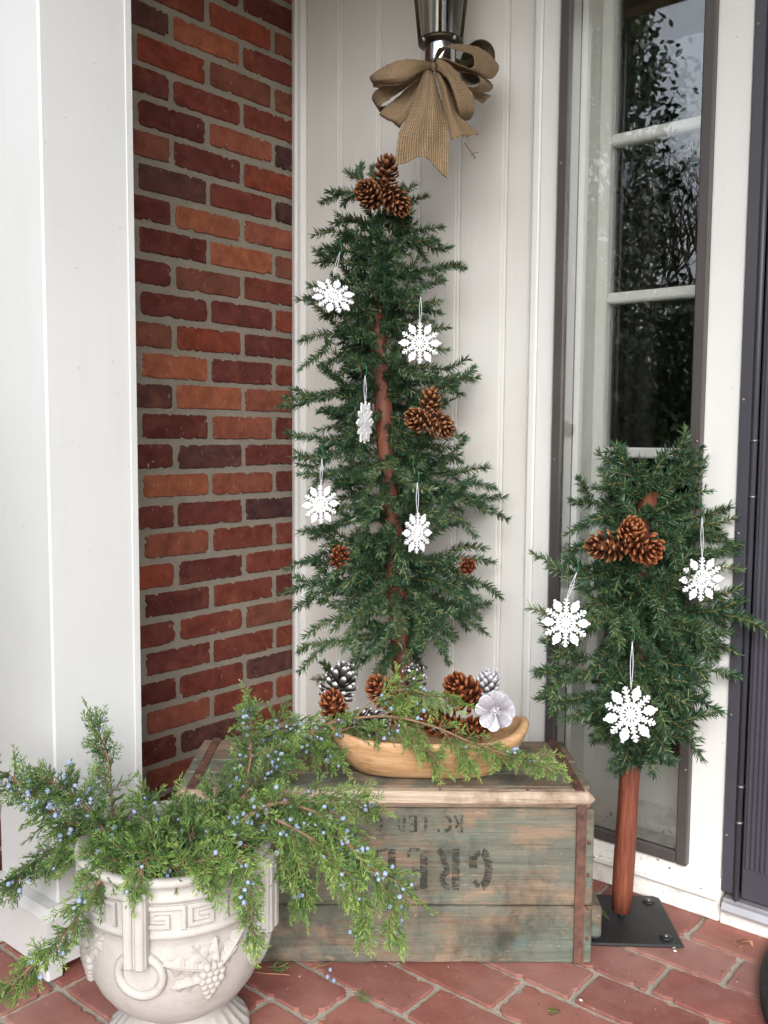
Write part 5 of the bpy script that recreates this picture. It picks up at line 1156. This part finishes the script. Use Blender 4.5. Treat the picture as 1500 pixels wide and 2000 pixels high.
for (x, y, lb) in ((640, 1908, 'pale blue berry fallen in the floor joint before the crate'), (645, 1894, 'fallen blue berry nearest the crate foot'), (652, 1915, 'fallen blue berry furthest from the crate, beside a floor joint')):
    o = obj('fallen_berry', BERRY, None, Matrix.Translation(floor_pt(x, y, 0.0075)) @ Matrix.Scale(0.0034, 4)); tag(o, lb, 'berry', 'fallen juniper berries')

# ================================================================== trees across the yard (seen in the window glass), added shade shrubs
def mirror(x, y, d): q = at(x, y, d); return V(q.x, -q.y, q.z)
def holly(base, h, rad, nleaf, seed, label, lsz=0.05, dens=0.5, name='holly_tree', cat='tree', round_=False):
    t = thing(name, base, label, cat); rr = np.random.default_rng(seed)
    MB().tube([base, base+V(0.03,0,h*0.4), base+V(-0.02,0.03,h*0.95)], [0.07, 0.05, 0.012], 8).build('trunk', M['bark'], t)
    m = MB(); m.mi = 1; tips_ = []
    for k in range(130):
        u = rr.uniform(0.06, 1.0)**1.25; z = u*h; rmax = rad*(math.sin(math.pi*(0.22+0.70*u))**0.6) if round_ else rad*(1.25*(1-u)**0.9+0.10); a = rr.uniform(0, 2*math.pi); r = rmax*rr.uniform(0.7, 1.15)
        e = base+V(r*math.cos(a), r*math.sin(a), z+rr.uniform(0.05, 0.35)); s_ = base+V(0, 0, z*0.92); m.tube([s_, s_.lerp(e, 0.5)+V(0,0,-0.05), e], [0.016, 0.010, 0.004], 4); tips_.append((s_, e))
    m.mi = 0; n = nleaf; idx = rr.integers(len(tips_), size=n)
    S_ = np.array([tuple(x[0]) for x in tips_])[idx]; E_ = np.array([tuple(x[1]) for x in tips_])[idx]; u = rr.uniform(0.35, 1.03, n)[:, None]
    c = S_*(1-u)+E_*u+rr.normal(0, dens*0.11, (n, 3)); d = rr.normal(size=(n, 3)); d[:, 2] -= 0.2; d /= np.linalg.norm(d, axis=1)[:, None]
    w = np.cross(d, rr.normal(size=(n, 3))); w /= np.linalg.norm(w, axis=1)[:, None]; l = lsz*rr.uniform(0.7, 1.2, n)[:, None]
    vs_ = np.stack([c, c+d*l*0.3+w*l*0.22, c+d*l*0.65+w*l*0.24, c+d*l, c+d*l*0.65-w*l*0.24, c+d*l*0.3-w*l*0.22], 1).reshape(-1, 3); b0 = m.n
    m.v += [tuple(q) for q in vs_.tolist()]; m.n += 6*n; m.f += [tuple(b0+6*i+k for k in range(6)) for i in range(n)]; m.m += [0]*n; m.sm += [False]*n; m.tone += np.repeat(np.clip(rr.normal(0.4, 0.25, n), 0, 1), 6).tolist()
    m.build('crown', [M['holly'], M['bark']], t); return t
hb = mirror(1205, 700, 4.5); hb.z = -0.16
holly(hb, 3.15, 0.66, 12000, 3, 'glossy dark holly tree mirrored in the sidelight glass', 0.045, 0.4)
hb = mirror(1350, 800, 9.0); hb.z = -0.16
holly(hb, 2.3, 0.9, 8000, 4, 'lower holly bush mirrored at the right of the sidelight glass', 0.06)
holly(V(-0.30,-1.72,-0.16), 1.75, 0.46, 15000, 6, 'dense evergreen shrub added out of frame left of the white column to shade it', 0.045, 0.6, 'shade_shrub', 'shrub', True)  # out of frame, added to keep low light off the column
holly(V(0.26,-1.88,-0.16), 1.30, 0.48, 14000, 7, 'low rounded evergreen shrub added out of frame before the porch edge to shade the floor', 0.040, 0.6, 'shade_shrub', 'shrub', True)  # second added shrub, blocks low light on the left pavers
def bare_tree(base, h, seed, label):
    t = thing('bare_tree', base, label, 'tree'); rr = random.Random(seed); m = MB()
    MB().tube([base, base+V(0.1,0,h*0.25), base+V(0.15,0.1,h*0.45)], [0.16, 0.12, 0.09], 9).build('trunk', M['bark'], t)
    def grow(q, d, l, r, lv):
        pts = [q]; dd = d.copy()
        for i in range(4): dd = (dd+V(rr.gauss(0,.16), rr.gauss(0,.16), rr.gauss(0.03,.12))).normalized(); pts.append(pts[-1]+dd*l/4)
        m.tube(pts, [r*(1-0.11*i) for i in range(5)], 4, False)
        if lv == 0: return
        for k in range(rr.choice((2, 3, 3))):
            i = rr.randint(2, 4); s_ = dd.cross(V(rr.gauss(0,1), rr.gauss(0,1), rr.gauss(0,1))).normalized(); grow(pts[i], (dd*0.8+s_*rr.uniform(0.4, 0.9)+V(0,0,.12)).normalized(), l*rr.uniform(0.6, 0.82), r*0.55, lv-1)
    for k in range(5):
        a = k*1.26+rr.uniform(0, 1); grow(base+V(0.15,0.1,h*rr.uniform(0.3, 0.45)), V(math.cos(a)*0.7, math.sin(a)*0.7, 0.8).normalized(), h*0.24, 0.06, 5)
    m.build('crown', M['bark'], t)
hb = mirror(1320, 700, 13.5); hb.z = -0.16
bare_tree(hb, 6.5, 9, 'bare winter tree mirrored behind the holly in the sidelight glass')
hb = mirror(1180, 700, 15); hb.z = -0.16
bare_tree(hb, 6.0, 14, 'second bare tree mirrored at the left edge of the sidelight glass')
# evergreen hedge row far across the street
m = MB(); rr = np.random.default_rng(31)
n = 26000; c = np.stack([rr.uniform(-30, 26, n), -24+rr.normal(0, 0.9, n), -0.16+np.abs(rr.normal(0, 1.2, n))+rr.uniform(0, 0.6, n)], 1); c[:, 2] = np.minimum(c[:, 2], 3.2+0.7*np.sin(c[:, 0]*0.9))
d = rr.normal(size=(n, 3)); d /= np.linalg.norm(d, axis=1)[:, None]; w = np.cross(d, rr.normal(size=(n, 3))); w /= np.linalg.norm(w, axis=1)[:, None]; l = rr.uniform(0.18, 0.42, n)[:, None]
vs_ = np.stack([c, c+d*l*0.5+w*l*0.3, c+d*l, c+d*l*0.5-w*l*0.3], 1).reshape(-1, 3)
m.v = [tuple(q) for q in vs_.tolist()]; m.n = 4*n; m.f = [(4*i, 4*i+1, 4*i+2, 4*i+3) for i in range(n)]; m.m = [0]*n; m.sm = [False]*n; m.tone = np.repeat(np.clip(rr.normal(0.35, 0.25, n), 0, 1), 4).tolist()
m.alone('far_hedge', M['holly'], (0,-24,-0.16), 'far evergreen hedge across the yard behind the viewer', 'hedge', kind='stuff')
